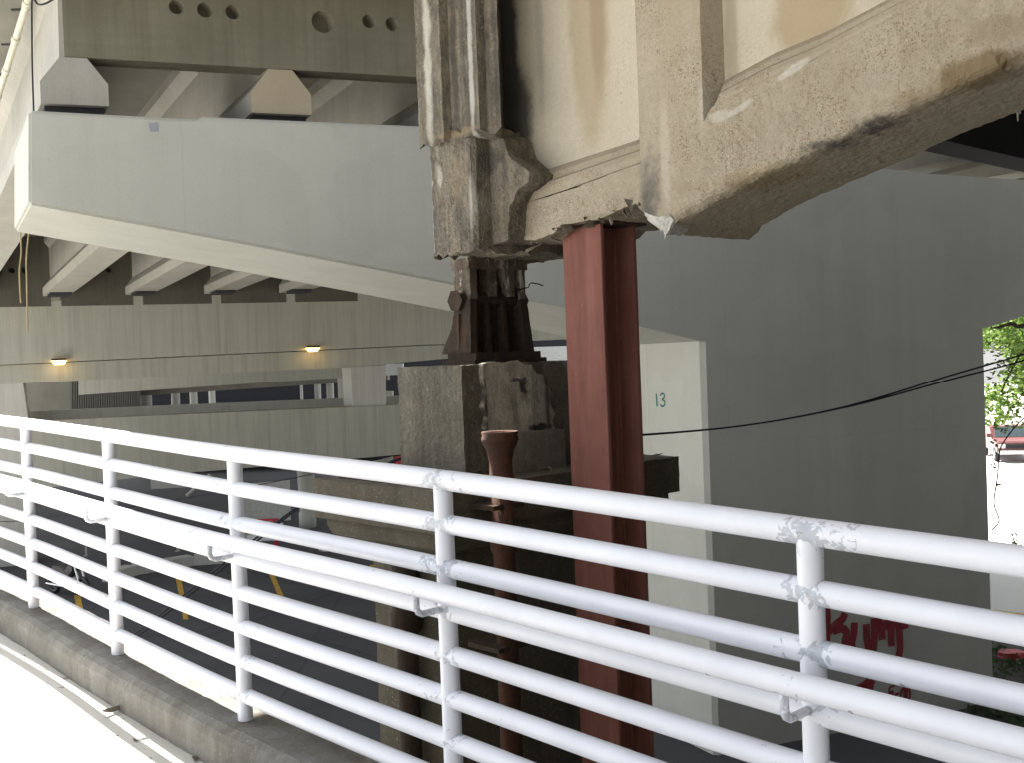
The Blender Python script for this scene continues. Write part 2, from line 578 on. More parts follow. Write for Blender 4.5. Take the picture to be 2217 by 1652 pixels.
# ------------------------------------------------------------------ world, sun
TRAVEL = V((0.486, -0.738, -1.0)).normalized()
el = math.asin(-TRAVEL.z)
to_sun = -TRAVEL
world = bpy.data.worlds.new('World')
S.world = world
world.use_nodes = True
nt = world.node_tree
sky = nt.nodes.new('ShaderNodeTexSky')
sky.sky_type = 'NISHITA'
sky.sun_disc = False
sky.sun_elevation = el
sky.sun_rotation = math.atan2(to_sun.x, to_sun.y)
sky.air_density = 1.0
sky.dust_density = 1.5
hs = nt.nodes.new('ShaderNodeHueSaturation')
hs.inputs['Saturation'].default_value = 0.32
nt.links.new(sky.outputs[0], hs.inputs['Color'])
nt.links.new(hs.outputs[0], nt.nodes['Background'].inputs['Color'])
nt.nodes['Background'].inputs['Strength'].default_value = 0.075
sun = bpy.data.lights.new('sun', 'SUN')
sun.energy = 5.0
sun.angle = math.radians(0.5)
sun.color = (1.0, 0.95, 0.87)
so = bpy.data.objects.new('sun', sun)
COL.objects.link(so)
so.rotation_euler = TRAVEL.to_track_quat('-Z', 'Y').to_euler()
so.location = (0, 0, 60)
S.view_settings.view_transform = 'Standard'
S.view_settings.look = 'None'
S.view_settings.exposure = 2.35
S.cycles.max_bounces = 12
S.cycles.diffuse_bounces = 8

# ------------------------------------------------------------------ the ground
g = G('lot_asphalt', 0.9, 0.3)  # dark mottled asphalt in its own colour
c = g.mix(g.rng(g.noise(0.35, 6, 0.65), 0.3, 0.7), (0.045, 0.045, 0.05), (0.075, 0.075, 0.078))
c = g.mix(g.rng(g.noise(40, 3, 0.7), 0.4, 0.8, 0, .4), c, (0.13, 0.13, 0.13))
cr = g.voro(0.22, g.mapping(src=g.pos), 'DISTANCE_TO_EDGE')
c = g.mix(g.rng(cr, 0.0, 0.008, 0.5, 0), c, (0.02, 0.02, 0.02))
g.bump(g.noise(60, 3, 0.6), .3, .01)
M['asphalt'] = g.done(c)
mb = MB()
mb.add([(-700, -300, 0), (700, -300, 0), (700, 1200, 0), (-700, 1200, 0)], [(0, 1, 2, 3)])
struct('ground', mb, M['asphalt'])
M['pave'] = concrete('bright_lot_concrete', (0.5, 0.49, 0.46), (0.58, 0.57, 0.54), blotch=0.2, pores=0, bump=0.1)
mb = MB()
mb.add([(11.0, 24.5, .004), (60, 17, .004), (140, 160, .004), (16, 160, .004), (11.6, 60, .004)], [(0, 1, 2, 3, 4)])
struct('pavement', mb, M['pave'])
mb = MB()
q = [at_z(-60, 1168, .004), at_z(14, 1166, .004), at_z(40, 1172, .004), at_z(16, 1186, .004), at_z(-60, 1192, .004)]
mb.add(q, [(0, 1, 2, 3, 4)])
struct('concrete_path', mb, M['pave'])

mb = MB()
mb.add([(-70, -30, .004), (-9, -30, .004), (-9.5, 16, .004), (-20.5, 40, .004), (-31, 62, .004), (-80, 62, .004)], [(0, 1, 2, 3, 4, 5)])
struct('pavement', mb, M['pave'])  # pale ground added out of view to bounce sun onto the far bent

# ------------------------------------------------------------------ ramp deck, kerb and railing
HR = 1.07
SP = HR * 160 / 1235
# image position of each post's top, and the pixel height that fixes its distance
PT = [((55, 918), HR, 400), ((234, 944), HR, 476), ((507, 984), HR, 580), ((958, 1040), SP, 95.2), ((1752, 1152), SP, 131)]
tops = []
for (px, py), hh, dpx in PT:
    tops.append(at(px, py, F * hh / dpx))
step = tops[4] - tops[3]
step0 = tops[0] - tops[1]
tops = [tops[0] + step0 * 2.0 + V((-.1, -.25, 0)), tops[0] + step0 + V((-.03, -.06, 0))] + tops + [tops[4] + step, tops[4] + step * 2, tops[4] + step * 3, tops[4] + step * 4, tops[4] + step * 5.2, tops[4] + step * 6.4]


def catmull(ps, n):
    out, own = [], []
    for i in range(len(ps) - 1):
        p0 = ps[i - 1] if i else ps[0] * 2 - ps[1]
        p1, p2 = ps[i], ps[i + 1]
        p3 = ps[i + 2] if i + 2 < len(ps) else ps[-1] * 2 - ps[-2]
        for k in range(n):
            t = k / n
            out.append(0.5 * ((2 * p1) + (p2 - p0) * t + (2 * p0 - 5 * p1 + 4 * p2 - p3) * t * t + (3 * p1 - p0 - 3 * p2 + p3) * t ** 3))
    out.append(ps[-1])
    return out


NS = 24
path = catmull(tops, NS)


def side(i):
    a, b = path[max(0, i - 6)], path[min(len(path) - 1, i + 6)]
    d = (b - a)
    d.z = 0
    d.normalize()
    return V((d.y, -d.x, 0)) if V((d.y, -d.x, 0)).dot(V((0, -1, 0))) > 0 else V((-d.y, d.x, 0))


sides = [side(i) for i in range(len(path))]
wear_at = [max(0.0, 1 - min(k % NS, NS - k % NS) * (1.0 / 3.2)) for k in range(len(path))]
RB = tops[4] - V((0, 0, HR))
rail = thing('pipe_railing', 'white painted pipe railing with flaking joints running along the kerb', 'railing', (RB.x, RB.y, RB.z))
RR = 0.0305
for k in range(8):
    mb = MB()
    mb.tube([p - V((0, 0, SP * k)) for p in path], RR if k else RR * 1.08, 16, wear=wear_at)
    part('rail', mb, M['white'], rail, 'top rail, partly in full sun' if k == 0 else None)
OFFH = 0.125
mb = MB()
mb.tube([p + s * OFFH - V((0, 0, SP * 2.3)) for p, s in zip(path, sides)], RR * .95, 16, wear=[w * .55 for w in wear_at])
part('handrail', mb, M['white'], rail)
for i, p in enumerate(tops):
    j = min(i * NS, len(path) - 1)
    s = sides[j]
    mb = MB()
    hs = [i_ / 40 * HR for i_ in range(41)]
    wr = [max(0, 1 - abs(((h / SP) + .5) % 1 - .5) / .3) for h in hs]
    lean = (path[min(j + 2, len(path) - 1)] - path[max(j - 2, 0)]).normalized() * 0.0
    mb.tube([p - V((0, 0, h)) for h in hs], RR, 16, wear=wr)
    part('post', mb, M['white'], rail)
    mb = MB()
    b = p - V((0, 0, SP * 2.93))
    o1 = b + s * (OFFH - .02)
    pts = [b + s * .01, o1, b + s * (OFFH - .006) + V((0, 0, .008)), b + s * OFFH + V((0, 0, .022)), p + s * OFFH - V((0, 0, SP * 2.3))]
    mb.tube(pts, .0105, 10, wear=[.9] * 5)
    part('bracket', mb, M['white'], rail)
KH = 0.17


def ribbon(offs, zs, closed=True):
    """sweep a cross-section (offset to camera side, z below the kerb top) along the railing line"""
    mb = MB()
    n = len(offs)
    for i, (p, s) in enumerate(zip(path, sides)):
        mb.v += [p + s * o + V((0, 0, z - HR)) for o, z in zip(offs, zs)]
        mb.wear += [0.0] * n
    for i in range(len(path) - 1):
        for k in range(n if closed else n - 1):
            a, b = i * n + k, i * n + (k + 1) % n
            mb.f.append((a, b, b + n, a + n))
            mb.smooth.append(False)
    if closed:
        mb.f += [tuple(range(n)), tuple((len(path) - 1) * n + k for k in range(n - 1, -1, -1))]
        mb.smooth += [False, False]
    return mb


M['deck_slab'] = M['deck']
struct('kerb', ribbon([-.19, .085, .115, .13, .13, -.19], [0, 0, -.02, -.05, -KH - .01, -KH - .01]), M['kerb'], rough=(.09, .006, 3.0))
struct('deck', ribbon([-.22, 7.5, 7.5, -.22], [-KH, -KH, -KH - .4, -KH - .4]), M['deck'])
struct('light_skirt', ribbon([-.10, .2, .2, -.10], [-KH - .402, -KH - .402, -6.5, -6.5]), M['far'])  # skirt added below the deck to stop light passing beneath it

# bits lying by the kerb
random.seed(77)
mb = MB()
for k in range(60):
    i = random.randrange(2, 5 * NS)
    o_ = .135 + abs(random.gauss(0, .07))
    c = path[i] + sides[i] * o_ + V((random.uniform(-.05, .05), random.uniform(-.05, .05), 0))
    c.z = path[i].z - HR - KH + .002
    r0 = random.choice((.003, .004, .006, .012))
    vs = [c + V((random.gauss(0, r0), random.gauss(0, r0), abs(random.gauss(0, r0 * .4)))) for _ in range(4)]
    mb.add(vs, [(0, 1, 2), (0, 2, 3), (0, 3, 1), (1, 3, 2)])
struct('gutter_grit', mb, plain('grit_brown', (.11, .085, .055), .9, var=.5, scale=60), kind='stuff')
zk = None


def deck_pt(px, py):
    # intersect with the local deck height near that pixel
    best = None
    for z in [4.6 + .004 * k for k in range(200)]:
        q = at_z(px, py, z)
        i = min(range(len(path)), key=lambda i: (path[i].xy - q.xy).length)
        e = abs(path[i].z - HR - KH - z)
        if best is None or e < best[0]:
            best = (e, q)
    return best[1]


dp = deck_pt(250, 1545)
mb = MB()
ax = (deck_pt(300, 1530) - deck_pt(255, 1548)).normalized()
bx = V((-ax.y, ax.x, 0))
pts = [(-.12, .0), (-.1, .022), (-.07, .016), (-.03, .008), (.03, .006), (.07, .016), (.1, .024), (.12, .006), (.1, -.016), (.06, -.016), (.02, -.012), (-.04, -.012), (-.08, -.02), (-.11, -.018)]
mb.prism([dp + ax * a * .62 + bx * b * .62 + V((0, 0, .012 + .02 * abs(a / .12) ** 3)) for a, b in pts], (0, 0, .006))
solo('bent_metal_strip', mb, plain('dull_metal', (.2, .18, .15), .6), 'bent dark metal strip lying on the sunlit deck near the kerb', 'scrap', dp)
dp = deck_pt(376, 1805 - 1480 + 1230)
dp = deck_pt(375, 1553 + 0)
dp = deck_pt(323, 1553)
mb = MB()
mb.lathe(dp, [(0.0, .006), (.006, .012), (.016, .013), (.026, .008), (.03, .002)], 12)
solo('acorn', mb, plain('acorn_brown', (.25, .16, .06), .6), 'tiny brown acorn in the shade at the foot of the kerb', 'acorn', dp)

# ------------------------------------------------------------------ hammerhead pier
pb = on(PIER, 1530, 1600)
pier = thing('hammerhead_pier', 'pale grey hammerhead bridge pier numbered 13 behind the red steel column', 'bridge pier', (on(PIER, 1836, 900).x, on(PIER, 1836, 900).y, 0))
sh_l, sh_r = on(PIER, 1519, 738), on(PIER, 2134, 709)
zr = z_cap - .62
P = [V((cap_tl.x, cap_tl.y, z_cap)), cb_l, on(PIER, 500, 522), on(PIER, 929, 605), on(PIER, 1230, 667), sh_l, sh_r, on(PIER, 2330, 648), on(PIER, 2900, 560)]
tr = on(PIER, 2900, 560)
P.append(V((tr.x, tr.y, z_cap - .75)))
t3 = on(PIER, 2000, 325)
P += [V((t3.x, t3.y, z_cap - .45)), V((on(PIER, 1300, 260).x, on(PIER, 1300, 260).y, z_cap))]
e = on(PIER, 440, 240)
e2 = on(PIER, 424, 245)
P += [V((e.x, e.y, z_cap + .01)), V((e2.x, e2.y, z_cap - .03))]
mb = MB().prism(P, TH)
part('pier_cap', mb, M['cap'], pier, bevel=.035, only=lambda p: p.x < sh_l.x - .3)
cw = .07
l0, r0 = V((sh_l.x, sh_l.y, 0)), V((sh_r.x, sh_r.y, 0))
dl = (r0 - l0).normalized()
tn = TH.normalized()
foot = [l0 + dl * cw, r0 - dl * cw, r0 + tn * cw, r0 + TH - tn * cw, r0 + TH - dl * cw, l0 + TH + dl * cw, l0 + TH - tn * cw, l0 + tn * cw]
# shaft follows the cap's underside: left top lower than the right top
mb = MB()
n = len(foot)
hts = [sh_l.z, sh_r.z, sh_r.z, sh_r.z, sh_r.z, sh_l.z, sh_l.z, sh_l.z]
mb.v = [p + V((0, 0, -.05)) for p in foot] + [V((p.x, p.y, h)) for p, h in zip(foot, hts)]
mb.wear = [0.0] * (2 * n)
mb.f = [(i, (i + 1) % n, n + (i + 1) % n, n + i) for i in range(n)]
mb.smooth = [False] * len(mb.f)
part('pier_shaft', mb, M['cap'], pier)

# number 13 on the shaft's left side
SIDE = vplane(l0, tn)


def strokes(plane, lines, w, lift, round_=True):
    """flat painted strokes lying on a wall"""
    mb = MB()
    p0, nn = plane
    n = nn if (C0 - p0).dot(nn) > 0 else -nn
    for k, ln in enumerate(lines):
        pts = [on(plane, x, y) for x, y in ln]
        if len(pts) > 2:
            dense = []
            cp = catmull(pts, 5)
            pts = cp
        L, R = [], []
        for i, p in enumerate(pts):
            d = (pts[min(i + 1, len(pts) - 1)] - pts[max(i - 1, 0)]).normalized()
            s = d.cross(n).normalized() * w / 2
            L.append(p + s + n * (lift + .0012 * k))
            R.append(p - s + n * (lift + .0012 * k))
        m = len(pts)
        mb.add(L + R, [(i, i + 1, m + i + 1, m + i) for i in range(m - 1)])
    return mb


one = [(1421, 853), (1423, 881)]
three = [(1430, 858), (1432, 854), (1436, 853), (1439, 857), (1438, 862), (1434, 866), (1439, 869), (1440, 875), (1437, 880), (1433, 880), (1430, 876)]
part('number', strokes(SIDE, [one], .036, .004), M['number'], pier, 'green painted figure 1')
part('number', strokes(SIDE, [three], .03, .004), M['number'], pier, 'green painted figure 3')


def gf(x, y):   # crop pixels of the graffiti close-up to image pixels
    return ((2040 + x / 5.507) * .8606, (1480 + y / 5.507) * .8606)


kumj = [
    [(215, 250), (225, 420), (215, 640), (225, 860)],
    [(470, 350), (430, 440), (330, 520), (235, 610)],
    [(300, 600), (420, 560), (490, 620), (470, 740), (480, 850), (500, 900)],
    [(600, 480), (590, 640), (560, 780), (600, 880), (700, 920), (790, 850), (770, 700), (765, 500)],
    [(870, 420), (875, 600), (870, 760), (855, 900)],
    [(870, 520), (930, 470), (970, 560), (985, 720)],
    [(985, 560), (1050, 490), (1100, 560), (1105, 690), (1110, 810)],
    [(1060, 560), (1160, 500), (1250, 520), (1340, 500)],
    [(1215, 520), (1225, 700), (1225, 860), (1195, 990), (1130, 1060), (1060, 1050)],
]
# (the tag reads "Kumj")
part('graffiti_tag', strokes(PIER, [[gf(*q) for q in l] for l in kumj], .145, .004), M['graffiti'], pier)
arrow = [[(650, 1380), (740, 1330), (800, 1270)], [(700, 1400), (790, 1350), (850, 1280)], [(820, 1420), (840, 1340), (860, 1280)], [(620, 1380), (720, 1390), (830, 1420)]]
part('graffiti_mark', strokes(PIER, [[gf(*q) for q in l] for l in arrow], .1, .004), M['graffiti'], pier)
small = [[(1165, 1345), (1090, 1390), (1090, 1490)], [(1090, 1450), (1135, 1440), (1125, 1500), (1150, 1500)], [(1215, 1460), (1165, 1480), (1180, 1510), (1230, 1530)],
         [(1240, 1540), (1250, 1430), (1285, 1390), (1290, 1530)], [(1300, 1530), (1310, 1400), (1325, 1400), (1325, 1530)], [(1350, 1390), (1370, 1480), (1350, 1560)]]
part('graffiti_scrawl', strokes(PIER, [[gf(*q) for q in l] for l in small], .045, .004), M['graffiti'], pier)
pc = on(PIER, 333, 275)
nfr = (C0 - pc).dot(PIER[1]) > 0 and PIER[1] or -PIER[1]
a_ = [on(PIER, *q) for q in ((322, 266), (341, 264), (344, 283), (325, 285))]
mb = MB().add([p + nfr * .004 for p in a_], [(0, 1, 2, 3)])
part('paint_patch', mb, M['patch'], pier)

# ------------------------------------------------------------------ new viaduct: girders, end diaphragm, slab
GP = (PIER[0] + TH.normalized() * .3, PIER[1])
A1, A2 = on(GP, 163, 226), on(GP, 610, 236)
SGI = (A2 - A1)
SGI = V((SGI.x, SGI.y, 0))
zb = A1.z
BF = at(121, 640, 38.0)
DG = BF - V((A2.x, A2.y, zb))
WID = (on(GP, 237, 225) - on(GP, 90, 225)).length / 2
HB = (on(GP, 163, 125) - on(GP, 163, 226)).length
sect = [(-WID, 0), (WID, 0), (WID, HB * .47), (.17, HB * 1.0), (.15, 1.65), (.3, 1.85), (.3, 2.05), (-.3, 2.05), (-.3, 1.85), (-.15, 1.65), (-.17, HB * 1.0), (-WID, HB * .47)]
GH = 2.05
SD = SGI.normalized()
GLAB = ['outermost precast girder with a sunlit left side over the pier cap end', 'precast girder with a tan end face sitting over the middle of the pier cap', 'third precast girder from the viaduct edge, behind the old concrete end post',
        'fourth precast girder from the viaduct edge, landing on the streaked far beam', 'fifth precast girder from the viaduct edge, its far end tucked under the pier cap line', 'sixth precast girder from the viaduct edge, hidden mostly by the pier cap',
        'seventh precast girder from the viaduct edge, above the dark right half of the pier', 'eighth precast girder from the viaduct edge, in the dark at upper right', 'ninth precast girder from the viaduct edge, just past the right edge of the photo']
girs = []
for i in range(9):
    a = V((A1.x, A1.y, zb)) + SGI * i
    poly = [a + SD * x + UP * z for x, z in sect]
    t = thing('precast_girder', GLAB[i], 'bridge girder', a, 'precast girders under the new viaduct deck')
    mb = MB().prism(poly, DG)
    part('beam', mb, M['girder'], t)
    if i in (0, 1):
        mb = MB().prism([a + SD * x + UP * z - TH.normalized() * .012 for x, z in [(-WID, 0), (WID, 0), (WID, HB * .47), (.17, HB), (-.17, HB), (-WID, HB * .47)]], TH.normalized() * .01)
        part('end_face', mb, M['bulb_tan'] if i == 1 else M['girder'], t)
    mb = MB().box(a + TH.normalized() * .35 + UP * -.05, SD * (WID * 1.75), TH.normalized() * .5, UP * .09)
    part('bearing_pad', mb, M['pad'], t)
    e_ = a + DG * .962 + UP * -.05
    part('bearing_pad', MB().box(e_, SD * (WID * 1.6), DG.normalized() * .8, UP * .1), M['pad'], t)
    girs.append(t)
# end diaphragm with bored holes
DP = (PIER[0] + TH.normalized() * .28, PIER[1])
bl, br = on(DP, 140, 121), on(DP, 893, 156)
dz = bl.z
br = V((br.x, br.y, dz))
far = bl + (br - bl) * 1.5
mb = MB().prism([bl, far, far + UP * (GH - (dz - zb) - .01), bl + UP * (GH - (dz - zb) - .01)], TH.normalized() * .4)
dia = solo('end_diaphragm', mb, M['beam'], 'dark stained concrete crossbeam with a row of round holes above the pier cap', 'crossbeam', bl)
cuts = []
for x, y, r in ((382, 14, 15.5), (444, 20, 16.5), (504, 25, 15.5), (699, 46, 24), (799, 45, 14.5), (849, 51, 14.5)):
    p = on(DP, x, y)
    cuts.append((p, TH.normalized() * .25, r / F * p.y))
holes(dia, cuts)
# girder deck slab with left overhang; front lip added unseen to block sun
a0 = V((A1.x, A1.y, zb + GH + .003)) - SD * 1.25
mb = MB().prism([a0 - DG * .085, a0 + SGI * 10 - DG * .085, a0 + SGI * 10 - DG * .085 + UP * .24, a0 - DG * .085 + UP * .24], DG * 2.68)
deck2 = solo('viaduct_deck_slab', mb, M['slab'], 'concrete deck slab overhanging the outermost precast girder at upper left', 'deck slab', a0)
mb = MB().prism([a0 + UP * .25 - DG * .085, a0 + SD * .3 + UP * .25 - DG * .085, a0 + SD * .22 + UP * 1.05 - DG * .085, a0 + UP * 1.05 - DG * .085], DG * 2.68)
part('parapet', mb, M['cap'], deck2)
# conduit clipped under the overhang
c0 = on((a0, V((SD.x, SD.y, 0))), 60, 0)
q0, q1 = at(66, -20, 15.2), at(-2, 200, 18.5)
mb = MB()
mb.tube([q0, q0.lerp(q1, .5), q1, q1 + (q1 - q0) * .5], .05, 12)
cond = thing('conduit_pipe', 'cream conduit pipe running under the deck overhang at upper left', 'conduit', q1)
part('pipe', mb, M['conduit'], cond)
for f in (.1, .42, .74, 1.05):
    p = q0.lerp(q1, f)
    d = (q1 - q0).normalized()
    mb = MB().tube([p - d * .07, p + d * .07], .062, 12)
    part('coupling', mb, M['conduit'], cond)
    mb = MB().box(p + d * .25 + V((-.06, 0, .02)), V((.24, 0, 0)), V((0, .05, 0)), V((0, 0, .025)))
    part('clip', mb, M['pad'], cond)
# ropes dangling
for nm, pts, lab in (('hanging_rope', [(62, 505, 15.9), (57, 560, 15.9), (58, 610, 15.9), (60, 720, 15.9)], 'longer straw coloured rope dangling below the pier cap tip'),
                     ('hanging_rope', [(44, 502, 15.95), (46, 545, 15.95), (42, 590, 15.95), (45, 655, 15.95)], 'shorter straw coloured rope dangling left of the other rope')):
    P3 = [at(*p) for p in pts]
    solo(nm, MB().tube(catmull(P3, 6), .011, 6), M['rope'], lab, 'rope', P3[-1], 'ropes dangling below the pier cap')
P3 = [at(*p) for p in [(130, -12, 13.9), (100, 6, 13.95), (82, 8, 14.0), (70, -4, 14.0)]]
P3 += [at(*p) for p in [(69, 60, 14.05), (70, 150, 14.1), (73, 240, 14.1)]]
solo('hanging_wire', MB().tube(catmull(P3, 6), .012, 6), M['cable'], 'thin dark wire looping down the sunlit girder side at upper left', 'wire', P3[-1])

# ------------------------------------------------------------------ far bent (streaked crossbeam, portal, lower wall)
FB = vplane(at(121, 648, 38.0), D2)
back = V((-D2.y, D2.x, 0))


def fb(px, py, lift=0.0):
    return on((FB[0] + back * lift, FB[1]), px, py)


def fprism(pts, lift, thick):
    return MB().prism([fb(x, y, lift) for x, y in pts], back * thick)


fbase = fb(50, 1000)
bent = thing('straddle_bent', 'wide streaked concrete crossbeam frame with a long opening behind the white railing', 'bridge bent', (fbase.x, fbase.y, 0))
part('crossbeam', fprism([(-260, 672), (18, 660), (19, 656), (225, 645), (226, 640), (420, 632), (421, 628), (620, 620), (621, 616), (1330, 580), (1330, 728), (975, 743), (0, 789), (-260, 800)], 0, 2.2), M['far'], bent)
part('portal_beam', fprism([(-260, 802), (0, 791), (975, 745), (975, 775), (760, 794), (50, 830), (-260, 846)], .25, 1.6), M['far'], bent)
part('column', fprism([(-260, 846), (50, 830), (62, 918), (62, 1300), (-260, 1320)], .25, 1.6), M['far_pale'], bent)
part('column', fprism([(760, 794), (835, 790), (836, 880), (764, 884)], .25, 1.6), M['far_pale'], bent)
part('lower_wall', fprism([(62, 914), (350, 900), (600, 889), (880, 877), (1330, 858), (1330, 950), (990, 972), (880, 984), (640, 1005), (320, 1032), (62, 1062)], .1, 1.2), M['far'], bent)
part('inner_kerb', fprism([(50, 892), (200, 886), (400, 877), (870, 858), (870, 880), (400, 902), (50, 922)], 2.2, .5), M['far_pale'], bent)
for i, (x, y) in enumerate(((128, 785), (676, 757))):
    p = fb(x, y, -.04)
    t = thing('wall_lamp', ('lit amber wall lamp at the left, over the opening', 'lit amber wall lamp at the right, nearer the old pier')[i], 'lamp', p, 'amber lamps on the far crossbeam')
    mb = MB().prism([p - D2 * .26 + UP * .09, p + D2 * .26 + UP * .09, p + D2 * .22 + UP * .16, p - D2 * .22 + UP * .16], -back * .26)
    part('housing', mb, M['pad'], t)
    mb = MB().prism([p - D2 * .25 + UP * .085, p - D2 * .15 - UP * .06, p + D2 * .15 - UP * .06, p + D2 * .25 + UP * .085], -back * .22)
    part('lens', mb, plain('amber_lamp_lens', (.9, .6, .2), .3, emit=(1.0, .62, .16), estr=1.9, var=.02), t)
    ld = bpy.data.lights.new('lamp_glow', 'POINT')
    ld.energy = .2
    ld.color = (1, .55, .15)
    ld.shadow_soft_size = .12
    lo = bpy.data.objects.new('lamp_glow', ld)
    COL.objects.link(lo)
    lo.parent = t
    lo.location = -back * .4 - UP * .15
# diaphragms between the girders at the far bent
for i in range(-1, 5):
    a = V((A1.x, A1.y, zb)) + SGI * i + DG * 1.0 + SD * .16
    b = a + SGI - SD * .32
    mb = MB().prism([a - UP * .35, b - UP * .35, b + UP * (GH - .02), a + UP * (GH - .02)], TH.normalized() * .3)
    dd = solo('far_diaphragm', mb, M['shaded_beam'], 'dark concrete diaphragm between girders at the far bent, bay %s from the viaduct edge' % ('outside', 'first', 'second', 'third', 'fourth', 'fifth')[i + 1], 'diaphragm', a, 'diaphragms between the far girder ends')
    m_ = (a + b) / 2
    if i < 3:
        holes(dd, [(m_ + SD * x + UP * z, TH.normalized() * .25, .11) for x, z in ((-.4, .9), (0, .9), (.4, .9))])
for (x, y), lab in (((395, 629), 'flared concrete seat block between girder ends on the far beam, left one'), ((517, 622), 'flared concrete seat block between girder ends on the far beam, right one')):
    p = fb(x, y, .3)
    mb = MB().prism([p + D2 * a + UP * b for a, b in ((-.2, 0), (.2, 0), (.2, .25), (.42, .62), (-.42, .62), (-.2, .25))], back * .6)
    solo('seat_block', mb, M['girder'], lab, 'seat block', p, 'seat blocks on the far beam')

# ------------------------------------------------------------------ things seen through and under the far bent
def yprism(pts, y, thick):
    return MB().prism([at(px, py, y) for px, py in pts], (0, thick, 0))


garage = thing('parking_structure', 'dark open parking level glimpsed through the long opening of the far bent', 'parking structure', at(450, 900, 75) * 1.0)
part('edge_beam', yprism([(170, 822), (840, 786), (840, 812), (600, 826), (310, 846), (170, 856)], 60, 1.0), M['far'], garage)
part('edge_beam', yprism([(170, 848), (840, 808), (840, 822), (300, 858)], 66, 1.0), M['slab'], garage)
part('shade_backdrop', MB().prism([at(300, 700, 95), at(1500, 640, 95), at(1500, 1130, 95), at(300, 1130, 95)], (0, .5, 0)), M['dark'], garage)  # near-black sheet stands for the unlit depth of the garage
for x, w, y in ((317, 26, 68), (382, 18, 74), (421, 16, 78), (461, 14, 82), (655, 6, 80), (690, 14, 72), (717, 16, 68), (745, 22, 64)):
    p0 = at(x, 900, y)
    mb = MB().tube([V((p0.x, p0.y, 0)), V((p0.x, p0.y, 7.2))], w / 2 / F * y, 14, caps=False)
    part('column', mb, M['far_pale'] if x > 640 else M['cap'], garage)
# pale wall panels and ribbed cladding
wl = thing('ribbed_building', 'grey building with vertical ribbed cladding glimpsed at the left of the long opening', 'building', V((at(200, 900, 64).x, 64, 0)))
M['ribs'] = concrete('grey_ribbed_metal', (.12, .12, .11), (.16, .16, .15), streak=.3, blotch=.4, pores=0)
part('wall', yprism([(-200, 760), (152, 760), (152, 985), (-200, 1000)], 64, 1.0), M['slab'], wl)
mb = MB()
for k in range(28):
    x = 154 + k * 5
    mb.prism([at(x, 770, 63.8), at(x + 2.6, 770, 63.8), at(x + 2.6, 960, 63.8), at(x, 960, 63.8)], (0, .12, 0))
mb.prism([at(152, 765, 63.9), at(296, 765, 63.9), at(296, 962, 63.9), at(152, 962, 63.9)], (0, .6, 0))
part('cladding', mb, M['ribs'], wl)
# below: lot under the bent
mb = yprism([(300, 985), (1500, 940), (1500, 1075), (720, 1100), (620, 1105), (300, 1120)], 70, .6)
solo('retaining_wall', mb, M['dark'], 'near-black wall with the deep shade in its colour beneath the far bent', 'retaining wall', V((at(700, 1050, 70).x, 70, 0)))
p = at(575, 1090, 46)
pan = thing('white_board', 'flat white square board standing beneath the far bent', 'panel', V((p.x, p.y, at(575, 1132, 46).z)))
part('board', yprism([(505, 1052), (626, 1041), (629, 1127), (512, 1140)], 46, .12), plain('board_white', (.5, .5, .48), .7), pan)
part('post', MB().tube([at(520, 1138, 46.1), V((at(520, 1138, 46.1).x, 46.1, 0))], .04, 8), M['cable'], pan)
part('post', MB().tube([at(620, 1130, 46.1), V((at(620, 1130, 46.1).x, 46.1, 0))], .04, 8), M['cable'], pan)
p = at(665, 1100, 44)
col = thing('round_column', 'grey tapered concrete column at left of the old pier cap', 'column', V((p.x, p.y, 0)))
cz = at(650, 1000, 44).z
part('shaft', MB().lathe(V((p.x, p.y, 0)), [(0, .34), (.6, .34), (.62, .3), (cz, .36)], 20), M['cap'], col)
part('flange', MB().lathe(V((p.x, p.y, 0)), [(1.0, .36), (1.05, .42), (1.12, .42), (1.15, .36)], 20), M['cap'], col)
mb = yprism([(325, 1030), (402, 1024), (404, 1056), (327, 1060)], 52, .3)
bb = at(360, 1058, 52)
wb = thing('wall_box', 'small pale box fixed high on the dark wall beneath the far bent', 'box', bb)
part('case', mb, M['far_pale'], wb)
mb = MB().tube([at(455, 1030, 47), at(405, 1075, 47)], .09, 8)
solo('brace_pipe', mb, M['far_pale'], 'slanted pale pipe brace under the far bent', 'pipe', at(405, 1075, 47))
# tan wall at the far left under the bent
mb = MB().prism([at(-120, 1062, 42), at(58, 1066, 42), V((at(58, 1190, 42).x, 42, 0)), V((at(-120, 1190, 42).x, 42, 0))], (0, .4, 0))
solo('tan_wall', mb, M['bulb_tan'], 'low tan wall at the far left under the bent', 'wall', V((at(-20, 1190, 42).x, 42, 0)))
# kerbs of the lot
def kerb_line(name, pts, h, w, mat, label):
    P3 = [at_z(x, y, 0) for x, y in pts]
    mb = MB()
    for a, b in zip(P3[:-1], P3[1:]):
        d = (b - a).normalized()
        s = V((-d.y, d.x, 0)) * w
        mb.prism([a, b, b + s, a + s], (0, 0, h))
    return solo(name, mb, mat, label, 'kerb', P3[0])


